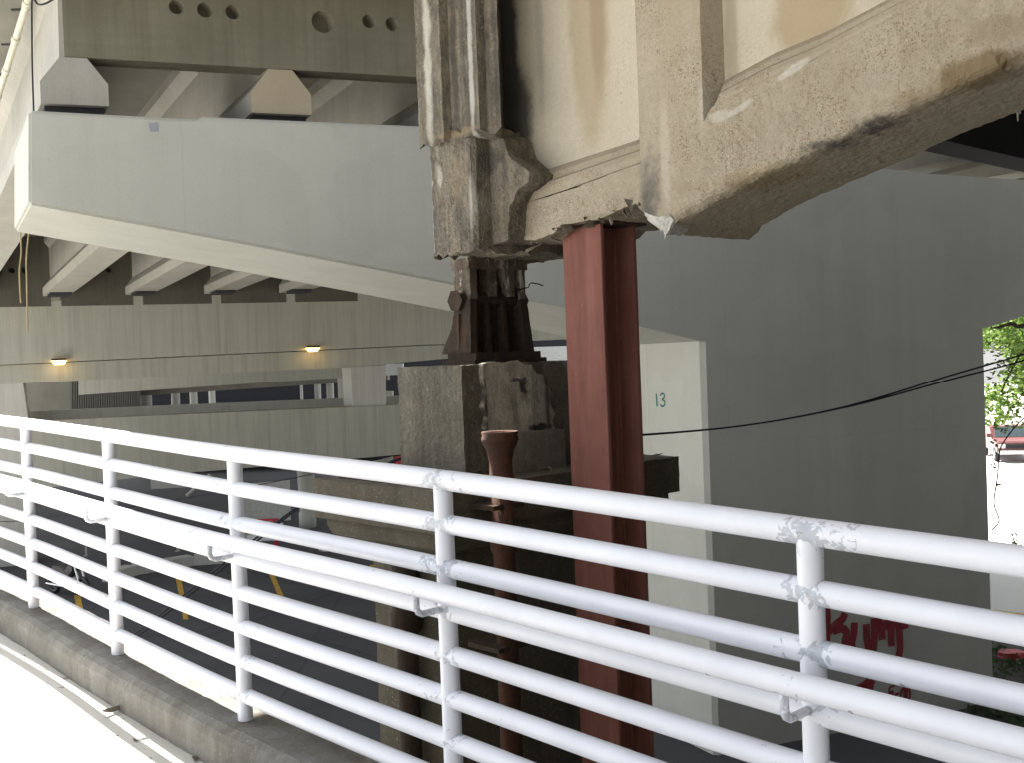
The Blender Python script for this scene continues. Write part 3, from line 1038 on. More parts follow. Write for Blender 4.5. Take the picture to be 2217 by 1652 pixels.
kerb_line('planter_kerb', [(250, 1262), (300, 1246), (420, 1226), (610, 1212)], .32, .5, M['far_pale'], 'low curved pale planter kerb in the lot behind the railing')
kerb_line('planter_kerb', [(705, 1196), (790, 1180), (900, 1166)], .3, .4, M['far_pale'], 'short pale kerb in the lot beside the red barricade')
kerb_line('planter_kerb', [(390, 1190), (560, 1172)], .25, .3, M['far'], 'thin kerb behind the curved planter in the lot')
for i, (x, y) in enumerate(((385, 1195), (187, 1205), (528, 1217))):
    p = at_z(x, y, 0)
    mb = MB().tube([p, p + UP * .7], .035, 8)
    t = thing('bollard', ('thin pale bollard standing beyond the curved planter', 'thin bollard behind the parked motorcycle', 'thin bollard by the end of the planter kerb')[i], 'bollard', p, 'thin bollards in the lot')
    part('pole', mb, M['far_pale'], t)
    part('foot', MB().lathe(p, [(0, .1), (.03, .1), (.05, .05)], 12), M['far'], t)
# yellow stall lines
mb_y = [((160, 1290), (174, 1290), (188, 1362), (172, 1362), (166, 1318)), ((380, 1252), (392, 1251), (408, 1342), (397, 1342)), ((582, 1243), (592, 1241), (618, 1300), (606, 1300)), ((800, 1225), (808, 1224), (828, 1262), (818, 1264))]
for i, q in enumerate(mb_y):
    P3 = [at_z(x, y, .004) for x, y in q]
    mb = MB().add(P3, [tuple(range(len(q)))])
    o = struct('road_marking', mb, M['yellow'])

# red and white barricade
p = at_z(582, 1192, 0)
bar = thing('barricade', 'red and white folding barricade in the lot behind the railing', 'barricade', p)
rw = plain('barricade_red', (.4, .02, .03), .5)
ww = plain('barricade_white', (.6, .6, .6), .5)
sc = p.y / F
for sx in (-26, 14):
    part('leg', MB().box(p + V((sx * sc, 0, .55)), V((.09, 0, 0)), V((0, .05, 0)), V((0, 0, 1.1))), rw, bar)
    part('leg', MB().box(p + V((sx * sc, .4, .5)), V((.07, 0, 0)), V((0, .05, 0)), V((0, 0, 1.0))), rw, bar)
for z in (.45, .85):
    part('board', MB().box(p + V((-.1, -.04, z)), V((1.3, 0, 0)), V((0, .03, 0)), V((0, 0, .22))), ww, bar)
part('top_rail', MB().box(p + V((-.1, -.02, 1.08)), V((1.0, 0, 0)), V((0, .05, 0)), V((0, 0, .08))), rw, bar)
# red poster glimpsed left of the pedestal
ps = yprism([(853, 990), (882, 985), (882, 1008), (855, 1012)], 40, .05)
pst = thing('red_sign', 'red and white sign peeping out left of the old pedestal', 'sign', at(866, 1010, 40))
part('face', ps, plain('sign_red', (.4, .03, .04), .5), pst)
part('stripe', yprism([(872, 988), (880, 987), (876, 1002), (872, 1004)], 39.94, .03), ww, pst)
part('post', MB().tube([at(866, 1011, 40.1), V((at(866, 1011, 40.1).x, 40.1, 0))], .04, 8), M['cable'], pst)
mb = yprism([(795, 1003), (850, 990), (850, 1013), (795, 1020)], 50, .2)
solo('pale_wall', mb, M['far_pale'], 'small pale wall glimpsed just above the railing left of the pedestal', 'wall', at(820, 1016, 50))
# right of the bearing: far white building and a pale viaduct edge
fb2 = thing('white_building', 'distant white building with dark window bands seen past the rusty bearing', 'building', V((at(1250, 745, 170).x, 170, 0)))
za = at(1250, 722, 170).z
part('wall', MB().prism([at(1080, 722, 170), at(1560, 704, 170), V((at(1560, 760, 170).x, 170, 0)), V((at(1080, 760, 170).x, 170, 0))], (0, 8, 0)), plain('facade_white', (.75, .75, .77), .6), fb2)
for a, b in ((731, 733), (736, 738)):
    part('window', yprism([(1192, a), (1500, a - 12), (1500, b - 12), (1192, b)], 169.9, .3), M['dark'], fb2)
for x in (1190, 1198, 1217):
    part('window', yprism([(x, 741), (x + 4, 741), (x + 4, 744), (x, 744)], 169.9, .3), M['dark'], fb2)
vb = yprism([(1100, 752), (1450, 742), (1450, 774), (1100, 782)], 62, 1.0)
solo('pale_edge_beam', vb, plain('sunlit_beam_white', (.6, .61, .6), .7), 'pale edge beam of a distant ramp seen between the bearing and the red column', 'beam', at(1200, 780, 62))
vb = yprism([(1000, 781), (1450, 775), (1450, 905), (1000, 905)], 66, .5)
solo('dark_wall', vb, M['dark'], 'near-black wall below the pale edge beam beside the red column', 'wall', V((at(1225, 900, 66).x, 66, at(1225, 905, 66).z)))  # plain near-black wall below the pale beam
mb = yprism([(835, 787), (872, 786), (872, 811), (835, 812)], 58, .5)
solo('pale_block', mb, plain('pale_block_paint', (.55, .56, .58), .7), 'small pale block seen in the narrow gap left of the pedestal', 'wall', at(850, 811, 58))
mb = yprism([(835, 848), (850, 848), (850, 884), (835, 884)], 57, .5)
solo('pale_post', mb, M['far_pale'], 'short pale post at the bottom of the narrow gap left of the pedestal', 'post', at(842, 884, 57))

# motorcycle
p = at_z(150, 1290, 0)
mc = thing('motorcycle', 'black motorcycle parked in the lot behind the left railing posts', 'motorcycle', p)
chrome = plain('chrome', (.5, .5, .5), .2, 1.0)
blk = plain('bike_black', (.015, .015, .018), .35)
mx = V((.82, -.57, 0)).normalized()
my = V((-mx.y, mx.x, 0))
for s in (-.72, .72):
    c = p + mx * s + UP * .31
    pts = [c + (mx * math.cos(a) + UP * math.sin(a)) * .25 for a in [2 * math.pi * k / 20 for k in range(21)]]
    w = part('wheel', MB().tube(pts, .065, 8, caps=False), blk, mc)
    part('rim', MB().tube([c - my * .03, c + my * .03], .15, 16), chrome, w)
body = [(-.75, .62), (-.45, .55), (-.1, .5), (.15, .55), (.45, .78), (.42, .92), (.25, .98), (.02, .82), (-.35, .74), (-.7, .78)]
part('body', MB().prism([p + mx * a + UP * b - my * .13 for a, b in body], my * .26), blk, mc, bevel=.04)
part('seat', MB().prism([p + mx * a + UP * b - my * .14 for a, b in ((-.6, .76), (-.1, .74), (.02, .82), (-.2, .84), (-.62, .86))], my * .28), blk, mc, bevel=.03)
part('engine', MB().box(p + UP * .4, mx * .5, my * .36, UP * .34), chrome, mc, bevel=.05)
for s in (-1, 1):
    part('fork', MB().tube([p + mx * .72 + my * .1 * s + UP * .3, p + mx * .45 + my * .1 * s + UP * 1.0], .03, 8), chrome, mc)
    part('exhaust', MB().tube([p + mx * .1 + my * .19 * s + UP * .3, p - mx * .8 + my * .2 * s + UP * .32], .045, 8), chrome, mc)
part('handlebar', MB().tube([p + mx * .3 + my * .38 + UP * 1.02, p + mx * .44 + my * .15 + UP * 1.06, p + mx * .44 - my * .15 + UP * 1.06, p + mx * .3 - my * .38 + UP * 1.02], .018, 8), chrome, mc)
part('headlight', MB().lathe(p + mx * .58 + UP * .8, [(0, .04), (.06, .09), (.12, .09), (.16, .04)], 14), chrome, mc)
part('tail_lamp', MB().box(p - mx * .82 + UP * .7, mx * .08, my * .16, UP * .07), rw, mc)

# ------------------------------------------------------------------ old viaduct girder
GT = 1.0            # girder thickness
zt = EYE + 4.0       # top of the part built
INTO = -GN * GT
gb = gw(0, 0, GQ.z)
old = thing('old_concrete_girder', 'weathered tan concrete girder with spalled bottom edge resting over the rusty bearing', 'bridge girder', gw(-.3, -.4, GQ.z - .1))
# lower haunched beam
low_edge = [(1094, 527), (1120, 519), (1161, 519), (1185, 508), (1199, 502), (1215, 485), (1240, 482), (1270, 476), (1303, 471), (1330, 458), (1356, 447), (1378, 438), (1388, 452), (1402, 465), (1411, 483),
            (1425, 492), (1438, 505), (1448, 494), (1462, 480), (1520, 446), (1608, 397), (1680, 364), (1754, 330), (1870, 277), (1980, 226), (2126, 163), (2260, 105), (2420, 36), (2640, -60)]
top_edge = [(2640, -300), (2420, -210), (2217, -118), (2001, 0), (1750, 134), (1640, 180), (1537, 234), (1524, 262), (1400, 348), (1374, 356), (1230, 412), (1098, 450)]
poly = [gp(x, y) for x, y in low_edge + top_edge]
mb = MB().prism(poly, INTO)
LOW = sorted(((gp(x, y) - GQ).dot(GD), gp(x, y).z) for x, y in low_edge)
T0 = (gp(1463, 480) - GQ).dot(GD)


def round_edge(p):
    t, o = (p - GQ).dot(GD), -(p - GQ).dot(GN)
    if t < T0 or t > LOW[-1][0] - .01:
        return p
    for (a, za), (b, zb_) in zip(LOW[:-1], LOW[1:]):
        if a <= t <= b:
            zl = za + (zb_ - za) * (t - a) / max(1e-6, b - a)
            break
    r_ = .07 + .10 * max(0.0, noise.noise(V((t * 1.7, 0, 3)))) + (.06 if t > 3.9 else 0)
    q = p.copy()
    for oo, sgn in ((o, 1), (GT - o, -1)):
        h = p.z - zl
        if h < r_ and oo < r_:
            dx, dy = r_ - h, r_ - oo
            L = math.hypot(dx, dy)
            if L > r_:
                k = 1 - r_ / L
                q = p + UP * (dx * k) - GN * (dy * k * sgn)
    return q


part('haunch_beam', mb, M['old'], old, rough=(.05, .010, 7), shape=round_edge)
# ragged crumbling lip along the underside
mb = MB()
random.seed(3)
lip = [(1100, 528), (1130, 526), (1160, 526), (1185, 518), (1205, 503), (1225, 487), (1260, 481), (1300, 474), (1340, 457), (1376, 442)]
for (x, y) in lip:
    for k in range(3):
        c = gp(x + random.uniform(-14, 14), y + random.uniform(-5, 3)) - GN * random.uniform(.0, .1)
        r = random.uniform(.025, .05)
        vs = [c + V((random.gauss(0, r), random.gauss(0, r), random.gauss(0, r * .6))) for _ in range(4)]
        mb.add(vs, [(0, 1, 2), (0, 2, 3), (0, 3, 1), (1, 3, 2)])
part('crumbled_edge', mb, M['post'], old, fix=True)
# white mineral crust hanging at the haunch nib
mb = MB()
nib = [(1392, 455), (1408, 464), (1428, 470), (1446, 462), (1458, 476), (1452, 492), (1440, 507), (1434, 497), (1424, 491), (1412, 484), (1402, 474)]
mb.prism([gp(x, y, .012) for x, y in nib], -GN * .2)
for x, y, l in ((1440, 500, .05), (1447, 494, .035), (1432, 496, .03)):
    a = gp(x, y, .0)
    mb.tube([a, a - UP * l], [.012, .003], 7)
crust = concrete('white_lime_crust', (.5, .5, .46), (.66, .65, .6), speck=.4, blotch=8, bump=.8, streak=.3)
part('lime_crust', mb, crust, old, rough=(.03, .012, 14))
mb = MB()
for x, y, l in ((1500, 508, .05), (1540, 503, .05), (1575, 498, .07), (1610, 490, .09), (1625, 486, .05), (1660, 470, .05), (1700, 455, .04), (2203, 234, .1), (2208, 232, .06)):
    a = on(gpl(-GT + .02), x, y - 8)
    part('lime_drip', MB().tube([a + UP * .03, a - UP * l], [.014, .003], 6), crust, old)
# moulding between beam and panel: a sloped sill with a rounded roll
def sill(lo, hi, name):
    mb = MB()
    n = len(lo)
    rows = []
    for f, o in ((0, -.0), (.10, -.006), (.3, -.004), (.5, -.02), (.56, -.075), (.8, -.09), (1.0, -.15)):
        rows.append([gp(a[0] + (b[0] - a[0]) * f, a[1] + (b[1] - a[1]) * f, o) for a, b in zip(lo, hi)])
    vs = [p for r in rows for p in r]
    mb.add(vs, [(r * n + i, r * n + i + 1, (r + 1) * n + i + 1, (r + 1) * n + i) for r in range(len(rows) - 1) for i in range(n - 1)])
    # close the back
    return part(name, mb, M['old'], old)


sill([(1112, 447), (1230, 408), (1374, 355), (1392, 349)], [(1146, 378), (1230, 350), (1374, 303), (1400, 294)], 'moulding')
sill([(1545, 232), (1640, 183), (1750, 135), (2001, 1), (2217, -116), (2420, -208), (2640, -298)], [(1570, 172), (1680, 112), (1790, 66), (1917, 0), (2190, -140), (2400, -240), (2600, -340)], 'moulding')
# recessed panels
def panel(pts, o, th, mat, nm, **k):
    mb = MB().prism([gp(x, y, o) for x, y in pts], -GN * th)
    return part(nm, mb, mat, old, **k)


panel([(1060, 420), (1146, 382), (1230, 356), (1420, 296), (1420, -700), (1060, -700)], -.145, GT - .2, M['panel'], 'panel')
panel([(1500, 230), (1570, 180), (1680, 120), (1790, 74), (1917, 8), (2190, -130), (2400, -230), (2600, -330), (2600, -1700), (1500, -700)], -.145, GT - .2, M['panel'], 'panel')
# middle pilaster, proud of the panels
pl = [gp(1389, 300), gp(1396, 352), gp(1524, 266), gp(1514, 0), gp(1509, -160)]
mb = MB()
a, b = gp(1386, 330), gp(1523, 255)
at_, bt = V((a.x, a.y, zt)), V((b.x, b.y, zt))
ab = gp(1396, 350)
bb_ = gp(1524, 264)
c_ = gp(1572, 190, -.15)
d_ = a - GN * .3
ring = [(a, ab.z - .05), (b, bb_.z - .05), (c_, bb_.z - .02), (c_ - GN * .1, bb_.z - .02), (d_, ab.z - .05)]
m5 = len(ring)
mb.add([V((p.x, p.y, z)) for p, z in ring] + [V((p.x, p.y, zt)) for p, z in ring], [tuple(range(m5)), tuple(range(2 * m5 - 1, m5 - 1, -1))] + [((i + 1) % m5, i, m5 + i, m5 + (i + 1) % m5) for i in range(m5)])
part('pilaster', mb, M['old'], old, rough=(.12, .004, 5))
# end post: lower block
def plan_block(pts, z0, z1, mat, nm, rough, jag_lo=0.0, jag_hi=0.0):
    """vertical block from plan points (t, o) with a ragged top or bottom"""
    n = len(pts)
    mb = MB()
    dense = []
    for i in range(n):
        a, b = pts[i], pts[(i + 1) % n]
        L = math.hypot(a[0] - b[0], a[1] - b[1])
        m = max(1, int(L / .05))
        for k in range(m):
            dense.append((a[0] + (b[0] - a[0]) * k / m, a[1] + (b[1] - a[1]) * k / m))
    lo = [gw(t, o, z0 + random.uniform(-1, 1) * jag_lo) for t, o in dense]
    hi = [gw(t, o, z1 + random.uniform(-1, 1) * jag_hi) for t, o in dense]
    m = len(dense)
    mb.add(lo + hi, [tuple(range(m)), tuple(range(2 * m - 1, m - 1, -1))] + [((i + 1) % m, i, m + i, m + (i + 1) % m) for i in range(m)])
    return part(nm, mb, mat, old, rough=rough)


def tt(px, py, o):
    p = gp(px, py, o)
    return (p - GQ).dot(GD)


PO = .34
tl = tt(925, 400, PO)
tr_ = tt(1028, 450, PO)
zl0 = gp(985, 548, PO).z
zl1 = gp(985, 290, PO).z
plan_block([(tl, PO - .05), (tl + .06, PO), (tr_ - .03, PO), (tr_, PO - .03), (tr_ + .01, .02), (tr_ + .03, -.1), (tr_ + .03, -GT + .1), (tl, -GT + .1)], zl0, zl1 + .02, M['post'], 'end_post_base', (.028, .010, 9.0), .025, .03)
# sloped shoulder (weathered broken bracket) right of the lower block
sh = [(1034, 300), (1072, 288), (1090, 300), (1100, 335), (1118, 352), (1146, 372), (1146, 392), (1120, 412), (1106, 440), (1100, 520), (1030, 538)]
mb = MB().prism([gp(x, y, .17) for x, y in sh], -GN * .3)
part('broken_shoulder', mb, M['post'], old, rough=(.026, .013, 11.0))
# upper block: fluted, ragged lower rim
tu = tt(892, 60, PO + .05)
t1, t2, t3_, t4 = tt(957, 150, PO + .05), tt(1003, 150, PO), tt(1040, 150, PO), tt(1072, 150, PO - .02)
zu = gp(985, 300, PO).z
plan_block([(tu, PO + .0), (tu + .05, PO + .06), (t1, PO + .06), (t1 + .02, PO - .01), (t2 - .02, PO - .03), (t2, PO + .03), (t3_, PO + .03), (t3_ + .02, PO - .04), (t4, PO - .06), (tt(1079, 150, .02), .02), (tt(1086, 150, -.16), -.17), (tt(1086, 150, -.16), -GT + .1), (tu, -GT + .1)], zu, zt, M['post'], 'end_post', (.03, .0075, 9.0), .04)
# deck slab and floor beams of the old viaduct
s0 = gw(tl - .1, -.1, zt)
mb = MB().prism([gw(tl, -.2, zt), gw(18, -.2, zt), gw(18, -13, zt), gw(tl, -13, zt)], (0, 0, .3))
part('deck_slab', mb, M['oldpier'], old)
for t in (2.5, 5.2, 7.9):
    part('floor_beam', MB().box(gw(t, -GT - 5.6, EYE + 2.74), GD * .3, GN * 11, UP * 2.5), M['dark'], old)  # deep and near-black, the dark under the deck is in the colour

# ------------------------------------------------------------------ red steel shoring column
cc = on(gpl(-.12), 1308, 700)
tc = (cc - GQ).dot(GD)
ztop = on(gpl(-.12), 1270, 488).z
CWD, CDP, FT = .40, .40, .035
cbase = gw(tc - CWD / 2, -.12 - CDP / 2, 0)
stc = thing('steel_column', 'red primed steel column propping the spalled underside of the old girder', 'steel column', cbase)
def cbox(t, o, dt, do, z0, z1):
    return MB().box(gw(tc - CWD / 2 + t, -.12 - CDP / 2 + o, (z0 + z1) / 2), GD * dt, GN * do, UP * (z1 - z0))


part('flange', cbox(0, CDP / 2 - FT / 2, CWD, FT, 0.03, ztop), M['steel'], stc, bevel=.004)
part('flange', cbox(0, -CDP / 2 + FT / 2, CWD, FT, 0.03, ztop), M['steel'], stc, bevel=.004)
part('web', cbox(0, 0, .026, CDP - 2 * FT - .002, 0.03, ztop), M['steel'], stc)
for o in (CDP / 2 - FT - .012, -CDP / 2 + FT + .012):
    part('weld_fillet', MB().tube([gw(tc - CWD / 2 + .018, -.12 - CDP / 2 + o, .05), gw(tc - CWD / 2 + .018, -.12 - CDP / 2 + o, ztop - .01)], .011, 6), M['steel'], stc)
part('cap_plate', cbox(.02, -.02, CWD + .1, CDP + .05, ztop + .001, ztop + .04), M['rust'], stc)
part('shim_block', cbox(.02, -.05, CWD - .02, CDP - .08, ztop + .042, ztop + .16), M['rust'], stc)
part('base_plate', cbox(0, 0, .6, .6, 0.0, .03), M['steel'], stc)

# ------------------------------------------------------------------ old pier (cap, pedestal, shaft)
PC = at(940, 1064, 7.74)          # near corner of the cap's top
KD = -GD                           # left and back
KN = -GN                           # right and back
pz = PC.z


def pp(a, b, z):
    p = PC + KD * a + KN * b
    return V((p.x, p.y, z))


opier = thing('old_pier', 'old brown stained concrete pier with moulded cap and pedestal under the rusty bearing', 'bridge pier', pp(.8, 1.36, 0))
LA, LB = 1.56, 2.75
mb = MB().prism([pp(0, 0, pz - .31), pp(LA, 0, pz - .31), pp(LA, LB, pz - .31), pp(0, LB, pz - .31)], (0, 0, .31))
part('pier_cap', mb, M['oldpier'], opier, rough=(.09, .009, 4))
mb = MB()
q = [(.07, .0), (.07, -.06), (.1, -.14), (.2, -.19), (.3, -.22)]
rows = []
for i, (ins, z) in enumerate(q):
    rows.append([pp(ins, ins, pz - .31 + z), pp(LA - ins, ins, pz - .31 + z), pp(LA - ins, LB - ins, pz - .31 + z), pp(ins, LB - ins, pz - .31 + z)])
vs = [p for r in rows for p in r]
mb.add(vs, [(r * 4 + i, r * 4 + (i + 1) % 4, r * 4 + 4 + (i + 1) % 4, r * 4 + 4 + i) for r in range(len(q) - 1) for i in range(4)] + [(3, 2, 1, 0), tuple((len(q) - 1) * 4 + i for i in range(4))])
part('cap_moulding', mb, M['oldpier'], opier, rough=(.1, .007, 4))
mb = MB().prism([pp(.33, .33, -.05), pp(LA - .33, .33, -.05), pp(LA - .33, LB - .33, -.05), pp(.33, LB - .33, -.05)], (0, 0, pz - .53 + .05))
part('pier_shaft', mb, M['oldpier'], opier, rough=(.25, .012, 2))
# pedestal, with its chamfered broken right shoulder
CP = at_z(1008, 1034, pz)
def pq(a, b, z):
    p = CP + KD * a + KN * b
    return V((p.x, p.y, z))


zp1 = (lambda: on(vplane(CP, KN), 1003, 790).z)()
LPA = .82
LPB = (on(vplane(CP, KN), 1262, 900) - V((CP.x, CP.y, on(vplane(CP, KN), 1262, 900).z))).length + .05
prof = [(0, pz - .01), (LPB, pz - .01), (LPB, zp1 - .42), (LPB - .08, zp1 - .28), (LPB - .2, zp1 - .1), (LPB - .28, zp1), (0, zp1)]
mb = MB().prism([pq(0, b, z) for b, z in prof], KD * LPA)
part('pedestal', mb, M['pedestal'], opier, rough=(.035, .009, 8))
# paler patched skin and lower ledge on its right face
pp2 = vplane(CP + GD * .05, KN)
sk = [(1046, 786), (1070, 782), (1095, 786), (1120, 779), (1140, 790), (1150, 788), (1160, 806), (1176, 812), (1180, 832), (1192, 846), (1190, 870), (1201, 896), (1196, 915), (1204, 932), (1180, 938), (1160, 930), (1130, 941), (1105, 933), (1080, 940), (1052, 930), (1056, 905), (1047, 880), (1053, 850), (1046, 820)]
mb = MB().prism([on(pp2, x, y) for x, y in sk], KD * .06)
def sst(px, py, a, b, amt=.9, col=(.03, .028, .027), **k):
    return (tuple(on(pp2, px, py)), (a, .2, b), math.atan2(KN.y, KN.x), col, amt, k)


M['skin'] = concrete('pale_stained_skin', (.36, .33, .26), (.52, .48, .4), streak=.8, streak_col=(.1, .095, .085), speck=.3, blotch=4, bump=.7, dirt=.45, stains=[
    sst(1132, 838, .07, .12, .95, wob=.9, soft=.8, ns=16.0), sst(1120, 822, .1, .02, .8, wob=.9, ns=16.0), sst(1170, 925, .18, .045, .95, wob=.8, ns=14.0), sst(1052, 880, .02, .3, .8, wob=.6), sst(1185, 870, .03, .3, .6, wob=.7)])  # the low wide blot paints in the dark gap above the ledge
part('patched_skin', mb, M['skin'], opier, rough=(.03, .007, 12))
lg = [(1100, 938), (1222, 930), (1226, 1018), (1100, 1030)]
pp3 = vplane(CP + GD * .12, KN)
mb = MB().prism([on(pp3, x, y) for x, y in lg], KD * .14)
part('ledge', mb, concrete('ledge_concrete', (.2, .185, .15), (.3, .28, .235), streak=.5, speck=.3, blotch=3, bump=.6, dirt=.3), opier, rough=(.06, .008, 7))
# debris on the cap
mb = MB()
random.seed(11)
for k in range(90):
    c = pp(random.uniform(.06, .9), random.uniform(.05, 2.6), pz + .012)
    if (c - CP).dot(KD) > -.03 and (c - CP).dot(KN) > -.03 and (c - CP).dot(KD) < LPA and (c - CP).dot(KN) < LPB:
        continue
    r = random.uniform(.012, .04)
    vs = [c + V((random.gauss(0, r), random.gauss(0, r), abs(random.gauss(0, r * .6)))) for _ in range(4)]
    mb.add(vs, [(0, 1, 2), (0, 2, 3), (0, 3, 1), (1, 3, 2)])
rub = struct('rubble', mb, M['pedestal'], kind='stuff')
mb = MB().box(pp(.95, .25, pz + .045), KD * .9, KN * .22, UP * .09)
solo('timber_baulk', mb, plain('dark_timber', (.03, .028, .03), .9), 'dark timber baulk lying on the old pier cap left of the pedestal', 'timber', pp(.95, .25, pz), rough=(.08, .006, 5))

# ------------------------------------------------------------------ rusty bearing
bc = pq(.40, .62, zp1)
brg = thing('rocker_bearing', 'rusty iron rocker bearing between pedestal and old girder end', 'bearing', bc)
zb1 = gp(1060, 552, .1).z
HBR = zb1 - zp1


CMI = CM.inverted()


def project(p):
    q = CMI @ V(p)
    return W / 2 - F * q.x / q.z, H / 2 + F * q.y / q.z


def bq(a, b, z):        # a along the girder (+ towards camera-right), b across (+ to the right and back)
    return bc + GD * a + KN * b + UP * z


for _ in range(30):     # centre it over the pedestal
    bc = bc + KN * ((1081 - project(bq(.095, 0, .4))[0]) * .002)


def bbox(a0, a1, b0, b1, z0, z1):
    return MB().box(bq((a0 + a1) / 2, (b0 + b1) / 2, (z0 + z1) / 2), GD * (a1 - a0), KN * (b1 - b0), UP * (z1 - z0))


def bprof(pts, b0, b1):     # profile in (a, z) swept across
    return MB().prism([bq(a, b0, z) for a, z in pts], KN * (b1 - b0))


def cprof(pts, a0, a1):     # profile in (b, z) swept along the girder
    return MB().prism([bq(a0, b, z) for b, z in pts], GD * (a1 - a0))


ro = (.04, .005, 10)
ZH = .63 * HBR
part('base_plate', bbox(-.20, .22, -.40, .42, .0, .04), M['rust'], brg, rough=ro)
part('base_plate', bbox(-.17, .19, -.36, .38, .04, .095), M['rust'], brg, rough=ro)
# lower shoe: core plate with legs that spread to the base
part('lower_shoe', cprof([(-.34, .095), (.36, .095), (.33, .3), (.31, ZH), (-.31, ZH), (-.32, .3)], -.09, .0), M['rust'], brg, rough=ro)
for b, wd, da in ((-.30, .07, .11), (-.10, .045, .05), (.09, .045, .055), (.285, .08, .1)):
    k = 1.12 if abs(b) > .2 else 1.0
    part('rib', MB().prism([bq(-.09, b * k - wd / 2, .095), bq(da + .03, b * k - wd / 2, .095), bq(da, b - wd / 2, ZH), bq(-.09, b - wd / 2, ZH)], KN * wd), M['rust'], brg, rough=ro)
part('side_gusset', bprof([(-.24, .095), (.0, .095), (.0, .42), (-.06, .42), (-.1, .3)], -.37, -.335), M['rust'], brg, rough=ro)
part('side_gusset', cprof([(.34, .095), (.44, .095), (.41, .16), (.37, .22), (.33, .36)], -.02, .03), M['rust'], brg, rough=ro)
part('pin', MB().tube([bq(.0, -.34, ZH), bq(.0, .35, ZH)], .06, 18), M['rust'], brg)
for s_ in (-.335, .335):
    sg = 1 if s_ > 0 else -1
    part('pin_cap', MB().tube([bq(-.03, s_, ZH - .01), bq(-.03, s_ + .045 * sg, ZH - .01)], .095, 6), M['rust'], brg)
# upper shoe: core coloured as slot shade, four pale bars, three deep slots
part('upper_shoe', bbox(-.10, -.05, -.30, .31, ZH, HBR - .05), M['slot_shade'], brg, rough=ro)
for b0, b1 in ((-.315, -.235), (-.085, -.015), (.115, .19), (.265, .315)):
    part('upper_rib', bbox(-.10, .095, b0, b1, ZH + (.0 if abs(b0 + b1) > .4 else .02), HBR - .068), M['rust_white'], brg, rough=(.03, .005, 14))
part('top_plate', bbox(-.115, .11, -.335, .335, HBR - .07, HBR + .015), M['rust_white'], brg, rough=ro)
wp = [bq(.10, .16, HBR * .70), bq(.115, .27, HBR * .735), bq(.115, .335, HBR * .75), bq(.12, .35, HBR * .79), bq(.14, .41, HBR * .785), bq(.17, .46, HBR * .76)]
solo('loose_wire', MB().tube(catmull(wp, 5), .006, 6), M['cable'], 'loose black wire sticking out of the rusty bearing', 'wire', wp[2])

# ------------------------------------------------------------------ rusty drain pipe
dp0 = PC + KN * .463 + GD * .2
dpz = pz - .22
drain = thing('drain_pipe', 'rusty orange cast iron drain pipe with flared bell in front of the pedestal', 'pipe', V((dp0.x, dp0.y, 0)))
cbz = V((dp0.x, dp0.y, 0))
zt_ = on(vplane(dp0, V((1, 0, 0))), 1082, 936).z
sc = dp0.y / F
def zz(py):
    return on(vplane(dp0, V((1, 0, 0))), 1082, py).z


prof = [(zz(1042), 29 * sc), (zz(1030), 28 * sc), (zz(1026), 25 * sc), (zz(1000), 25 * sc), (zz(975), 30 * sc), (zz(962), 37 * sc), (zz(958), 38 * sc), (zz(956), 40 * sc), (zz(947), 40 * sc), (zz(945), 38 * sc), (zz(936), 40 * sc), (zz(935), 39.5 * sc), (zz(936.5), 32 * sc), (zz(950), 31 * sc)]
part('bell', MB().lathe(cbz, prof, 30), M['iron'], drain)
part('pipe', MB().lathe(cbz, [(-.02, 24 * sc), (zz(1200), 24 * sc), (zz(1190), 30 * sc), (zz(1160), 30 * sc), (zz(1156), 25 * sc), (zz(1042) - .001, 25 * sc)], 26), M['iron'], drain)
for y in (1096, 1400):
    part('strap', MB().box(cbz + UP * zz(y) + KD * .1, GD * .34, KN * .3, UP * .035), M['rust'], drain)
# second, dark downpipe on the left face of the shaft
dpp = pp(.33 + .36, .33, 0) - KN * .1
dn = thing('downpipe', 'dark iron downpipe running down the shaft of the old pier', 'pipe', V((dpp.x, dpp.y, 0)))
part('pipe', MB().lathe(V((dpp.x, dpp.y, 0)), [(-.02, .085), (pz - 1.15, .085)], 20), M['rust'], dn)
part('socket', MB().lathe(V((dpp.x, dpp.y, 0)), [(pz - 1.15, .1), (pz - 1.12, .125), (pz - 1.0, .125), (pz - .98, .11), (pz - .55, .1)], 20), M['rust'], dn)

# ------------------------------------------------------------------ cables
for k, off in enumerate((0, 9)):
    base_ = [(2420, 700 + off * 1.6, 15.8), (2217, 766 + off * 1.5, 15.6), (2060, 812 + off, 15.4), (1850, 876 + off * .2, 15), (1640, 918, 14.3), (1420, 940 + k, 13.6), (1150, 952 + k * 3, 13), (1000, 968 + k * 2, 12.6), (875, 990 + k * 2, 12.4), (780, 1035 + k * 2, 12.2), (680, 1075 + k * 3, 12), (540, 1177 + k * 8, 12), (420, 1272 + k * 9, 12), (300, 1368 + k * 9, 12), (180, 1455 + k * 9, 12), (20, 1570 + k * 9, 12)]
    P3 = [at(*p) for p in base_]
    solo('overhead_cable', MB().tube(catmull(P3, 6), .0125, 6), M['cable'], ('upper of two black cables sagging across the pier face', 'lower of two black cables sagging across the pier face')[k], 'cable', P3[5], 'black cables sagging past the piers')
P3 = [at(-30, 1130, 20), at(60, 1127, 20), at(340, 1090, 20), at(600, 1043, 20), at(700, 1022, 20)]
solo('thin_cable', MB().tube(catmull(P3, 5), .008, 5), M['cable'], 'hair thin dark cable crossing in front of the white panel', 'cable', P3[2])

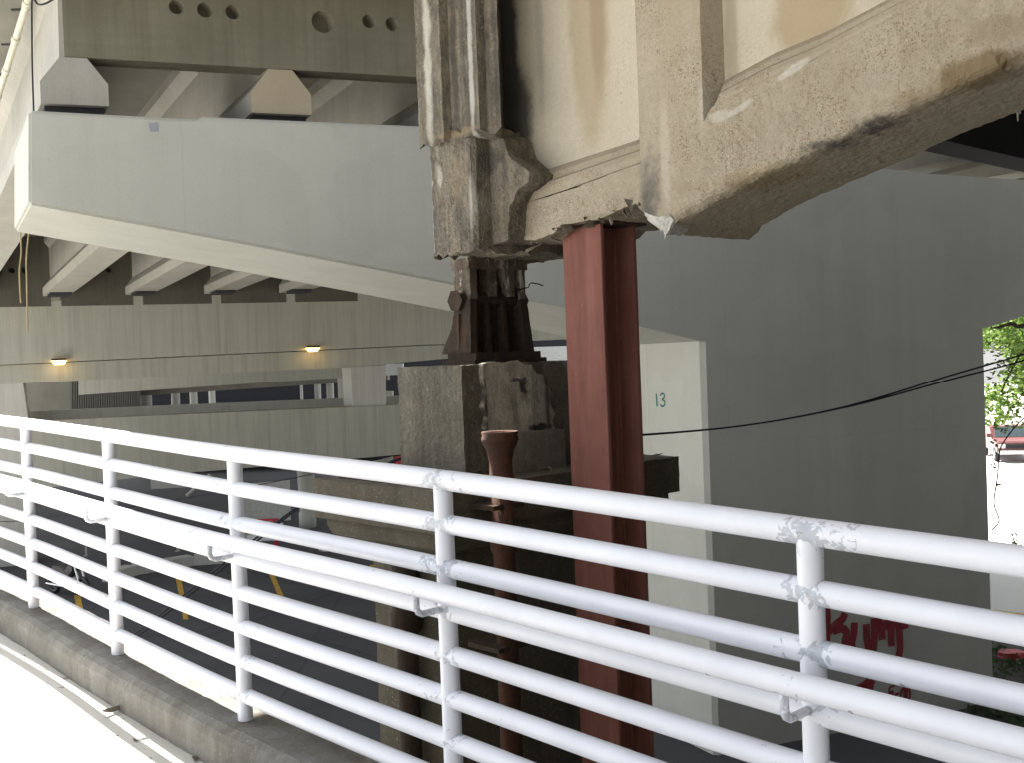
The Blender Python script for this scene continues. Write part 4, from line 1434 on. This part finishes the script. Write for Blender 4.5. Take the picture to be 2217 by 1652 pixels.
# ------------------------------------------------------------------ right side: pickup, trees, vine, bed
bed = [at_z(2100, 1372, .03), at_z(2240, 1362, .03), at_z(2500, 1350, .03), at_z(2500, 1640, .03), at_z(2100, 1660, .03)]
M['soil'] = concrete('dark_mulch', (.03, .028, .022), (.06, .05, .04), blotch=6, bump=.8, pores=0)
mb = MB().prism(bed, (0, 0, -.2))
struct('plant_bed', mb, M['soil'])


def leaf_mat(name, c1, c2):
    g = G(name, .6, .3)
    c = g.mix(g.rng(g.noise(2.2, 3, .6), .35, .65), c1, c2)
    m = g.done(c)
    tr = g.n.new('ShaderNodeBsdfTranslucent')
    g.t.links.new(c, tr.inputs['Color'])
    mx_ = g.n.new('ShaderNodeMixShader')
    mx_.inputs[0].default_value = .4
    out = [n for n in g.n if n.type == 'OUTPUT_MATERIAL'][0]
    g.t.links.new(g.b.outputs[0], mx_.inputs[1])
    g.t.links.new(tr.outputs[0], mx_.inputs[2])
    g.t.links.new(mx_.outputs[0], out.inputs['Surface'])
    return m


M['leaf'] = leaf_mat('spring_leaf', (.08, .16, .03), (.19, .27, .06))
M['leaf_dark'] = leaf_mat('ivy_leaf', (.03, .06, .018), (.06, .1, .03))
M['bark'] = concrete('bark', (.07, .055, .04), (.11, .09, .07), blotch=8, bump=.8, pores=0, streak=.4)


def leaves(mb, c, rad, n, size):
    for _ in range(n):
        while True:
            d = V((random.uniform(-1, 1), random.uniform(-1, 1), random.uniform(-1, 1)))
            if d.length < 1:
                break
        p = c + V((d.x * rad[0], d.y * rad[1], d.z * rad[2]))
        a = V((random.gauss(0, 1), random.gauss(0, 1), random.gauss(0, .6))).normalized()
        b = a.cross(V((random.gauss(0, 1), random.gauss(0, 1), random.gauss(0, 1)))).normalized()
        s = size * random.uniform(.6, 1.3)
        mb.add([p - a * s, p + b * s * .45, p + a * s, p - b * s * .45], [(0, 1, 2, 3)])


bld = thing('light_blocker', 'dark block added to the right of the ramp, out of the frame, to cut light on the pier', 'building', (14, -4, 0))  # added block, unseen, keeps light off the pier from the right
brick = concrete('blocker_dark', (.05, .047, .04), (.075, .07, .06), blotch=3, pores=0)
mb = MB().prism([V((13.5, -26, 0)), V((32, -26, 0)), V((32, 15.5, 0)), V((13.5, 15.5, 0))], (0, 0, 15))
part('wall', mb, brick, bld)
bl2 = thing('light_blocker', 'dark block added behind the photographer, out of the frame, to cut light on the pier', 'building', (5, -14, 0))  # second added block, unseen, closes off the sky behind the camera
part('wall', MB().prism([V((-3.5, -34, 0)), V((13.0, -34, 0)), V((13.0, -14, 0)), V((-3.5, -14, 0))], (0, 0, 19)), brick, bl2)
for f in range(5):
    for k in range(4):
        part('window', MB().box((-1 + k * 4.2, -13.98, 2.6 + f * 3.4), (1.6, 0, 0), (0, .1, 0), (0, 0, 1.9)), M['dark'], bl2)
for f in range(4):
    for k in range(9):
        part('window', MB().box((13.47, -23 + k * 4.4, 2.6 + f * 3.4), (.1, 0, 0), (0, 1.6, 0), (0, 0, 1.9)), M['dark'], bld)


def tree(base, h, crown_r, crown_z, n, size, label, clumps=16, low=.35):
    t = thing('leafy_tree', label, 'tree', base, 'trees beyond the bright lot')
    b = V(base)
    mb = MB()
    mb.tube([b, b + V((.1, .05, h * .35)), b + V((-.1, .1, h * .7)), b + V((.1, 0, h * .95))], [.28, .22, .12, .03], 10)
    cl = MB()
    for k in range(clumps):
        a = random.uniform(0, 2 * math.pi)
        r = crown_r * math.sqrt(random.random())
        zc = crown_z + random.uniform(-1, 1) * h * low
        c = b + V((math.cos(a) * r, math.sin(a) * r, zc))
        mb.tube([b + V((0, 0, h * .45 + random.uniform(-.1, .2) * h)), (b + V((0, 0, zc)) + c) / 2, c], [.09, .05, .015], 6)
        q = crown_r * random.uniform(.25, .45)
        leaves(cl, c, (q, q, q * .7), n // clumps, size)
    part('trunk', mb, M['bark'], t)
    part('crown', cl, M['leaf'], t, fix=False)
    return t


random.seed(21)
tree((21.8, 41, 0), 12, 4.6, 7.0, 15000, .15, 'bright green tree nearest behind the right pier edge', 38, .25)
tree((36.5, 68, 0), 14, 5, 9, 3600, .25, 'taller green tree farther behind the red pickup', 16, .3)
tree((62, 150, 0), 17, 9, 9, 3000, .5, 'wide green tree at the far end of the bright lot', 16, .3)
tree((80, 165, 0), 17, 9, 9, 2600, .5, 'rightmost far green tree at the end of the bright lot', 14, .3)
# overhanging branch close behind the pier edge
P3 = [at(2330, 660, 24), at(2217, 704, 24), at(2190, 700, 24), at(2160, 708, 24), at(2146, 709, 24)]
br = thing('tree_branch', 'bare dark branch under the pier cap with leaves hanging at the right edge', 'branch', P3[0])
part('limb', MB().tube(catmull(P3, 5), [.05] * 6 + [.045] * 5 + [.035] * 5 + [.02] * 5, 7), M['bark'], br)
P4 = [at(2330, 700, 24), at(2230, 745, 24), at(2190, 800, 24), at(2168, 850, 24)]
part('limb', MB().tube(catmull(P4, 5), .02, 6), M['bark'], br)
cl = MB()
for (x, y) in ((2165, 750), (2190, 770), (2210, 740), (2160, 800), (2195, 830), (2215, 800), (2230, 780), (2180, 720), (2165, 870), (2200, 900), (2215, 860), (2240, 850), (2178, 905)):
    leaves(cl, at(x, y, 24 + random.uniform(-.8, .8)), (.34, .5, .36), 46, .062)
part('leaves', cl, M['leaf'], br, fix=False)
P3 = [at(2290, 860, 22), at(2217, 906, 22), at(2175, 955, 22), at(2163, 985, 22), at(2160, 1030, 22), at(2152, 1090, 22), at(2163, 1128, 22), at(2146, 1150, 22)]
vine = thing('hanging_vine', 'thin dark vine curling down beside the right pier edge', 'vine', P3[-1])
part('stem', MB().tube(catmull(P3, 6), .014, 6), M['bark'], vine)
cl = MB()
for (x, y) in ((2155, 960), (2172, 930), (2155, 1010), (2200, 1165), (2205, 1175), (2195, 1180), (2160, 1050)):
    leaves(cl, at(x, y, 22 + random.uniform(-.3, .3)), (.1, .1, .1), 10, .045)
part('leaves', cl, M['leaf_dark'], vine, fix=False)
cl = MB()
random.seed(5)
for k in range(70):
    c = at_z(random.uniform(2120, 2420), random.uniform(1385, 1610), .12)
    leaves(cl, c, (.35, .35, .16), 22, .07)
struct('ground_cover', cl, M['leaf_dark'], kind='stuff', fix=False)
p = at_z(2192, 1424, .05)
mb = MB().prism([p + V((x * .3, y * .3, 0)) for x, y in ((-1, 0), (-.4, .7), (.5, .5), (1, -.1), (.2, -.6), (-.6, -.5))], (0, 0, .12))
solo('red_litter', mb, plain('faded_red', (.4, .05, .06), .6), 'crumpled red litter lying in the dark planting bed', 'litter', p, rough=(.1, .03, 6))
# pickup truck, nose towards the camera
pk = at_z(2204, 1003, 0)
truck = thing('pickup_truck', 'red pickup truck parked nose-on in the bright lot at right', 'pickup truck', pk)
redp = plain('faded_red_paint', (.15, .06, .06), .3, var=.1)
glass = plain('dark_glass', (.05, .07, .08), .1)
tx, ty = V((.97, -.24, 0)).normalized(), V((.24, .97, 0)).normalized()


def tb(a, b, z):
    return pk + tx * a + ty * b + UP * z


hw = .98
bodyp = [(0, .5), (0, 1.02), (.12, 1.12), (1.5, 1.2), (2.1, 1.78), (3.4, 1.8), (3.55, 1.24), (5.3, 1.22), (5.3, .5)]
mb = MB().prism([tb(-hw, y, z) for y, z in bodyp], tx * (2 * hw))
part('body', mb, redp, truck, bevel=.06)
mb = MB().prism([tb(-hw + .16, 1.52, 1.22), tb(hw - .16, 1.52, 1.22), tb(hw - .24, 2.04, 1.72), tb(-hw + .24, 2.04, 1.72)], V((0, -.03, .03)))
part('windscreen', mb, glass, truck)
part('grille', MB().box(tb(0, -.02, .86), tx * 1.1, ty * .06, UP * .22), M['dark'], truck)
for s in (-1, 1):
    part('headlight', MB().box(tb(s * .76, -.02, .88), tx * .32, ty * .06, UP * .2), plain('lamp_glass', (.7, .7, .7), .2), truck)
    for y in (.85, 4.3):
        c = tb(s * (hw - .1), y, .38)
        w = part('wheel', MB().tube([c - tx * .12, c + tx * .12], .38, 20), M['pad'], truck)
        part('rim', MB().tube([c - tx * .125, c + tx * .125], .2, 14), chrome, w)
    part('mirror', MB().box(tb(s * (hw + .12), 1.75, 1.32), tx * .22, ty * .08, UP * .2), redp, truck)
part('bumper', MB().box(tb(0, -.08, .56), tx * 1.9, ty * .16, UP * .2), chrome, truck, bevel=.03)
part('licence_plate', MB().box(tb(.1, -.18, .58), tx * .34, ty * .02, UP * .16), ww, truck)
for i, (px, py) in enumerate(((2235, 1330),)):
    a, b = at_z(2150, 1322, .008), at_z(2320, 1345, .008)
    d = (b - a).normalized()
    s = V((-d.y, d.x, 0)) * .07
    struct('road_marking', MB().add([a - s, b - s, b + s, a + s], [(0, 1, 2, 3)]), M['yellow'])

# ------------------------------------------------------------------ slab added outside the frame to shade the railing and block sky
E0 = V((-1.67 - 4.68 * .486, 5.04 + 4.68 * .738, EYE + 4.2))
ed, es = V((.74, .67, 0)), V((.67, -.74, 0))
mb = MB().prism([E0 + ed * -3.2, E0 + ed * 4.3, E0 + ed * 4.3 + es * 45, E0 + ed * -3.2 + es * 45], (0, 0, .35))
ov = solo('added_shade_slab', mb, M['girder'], 'plain concrete slab added overhead out of the frame to cast shade', 'ramp', E0)
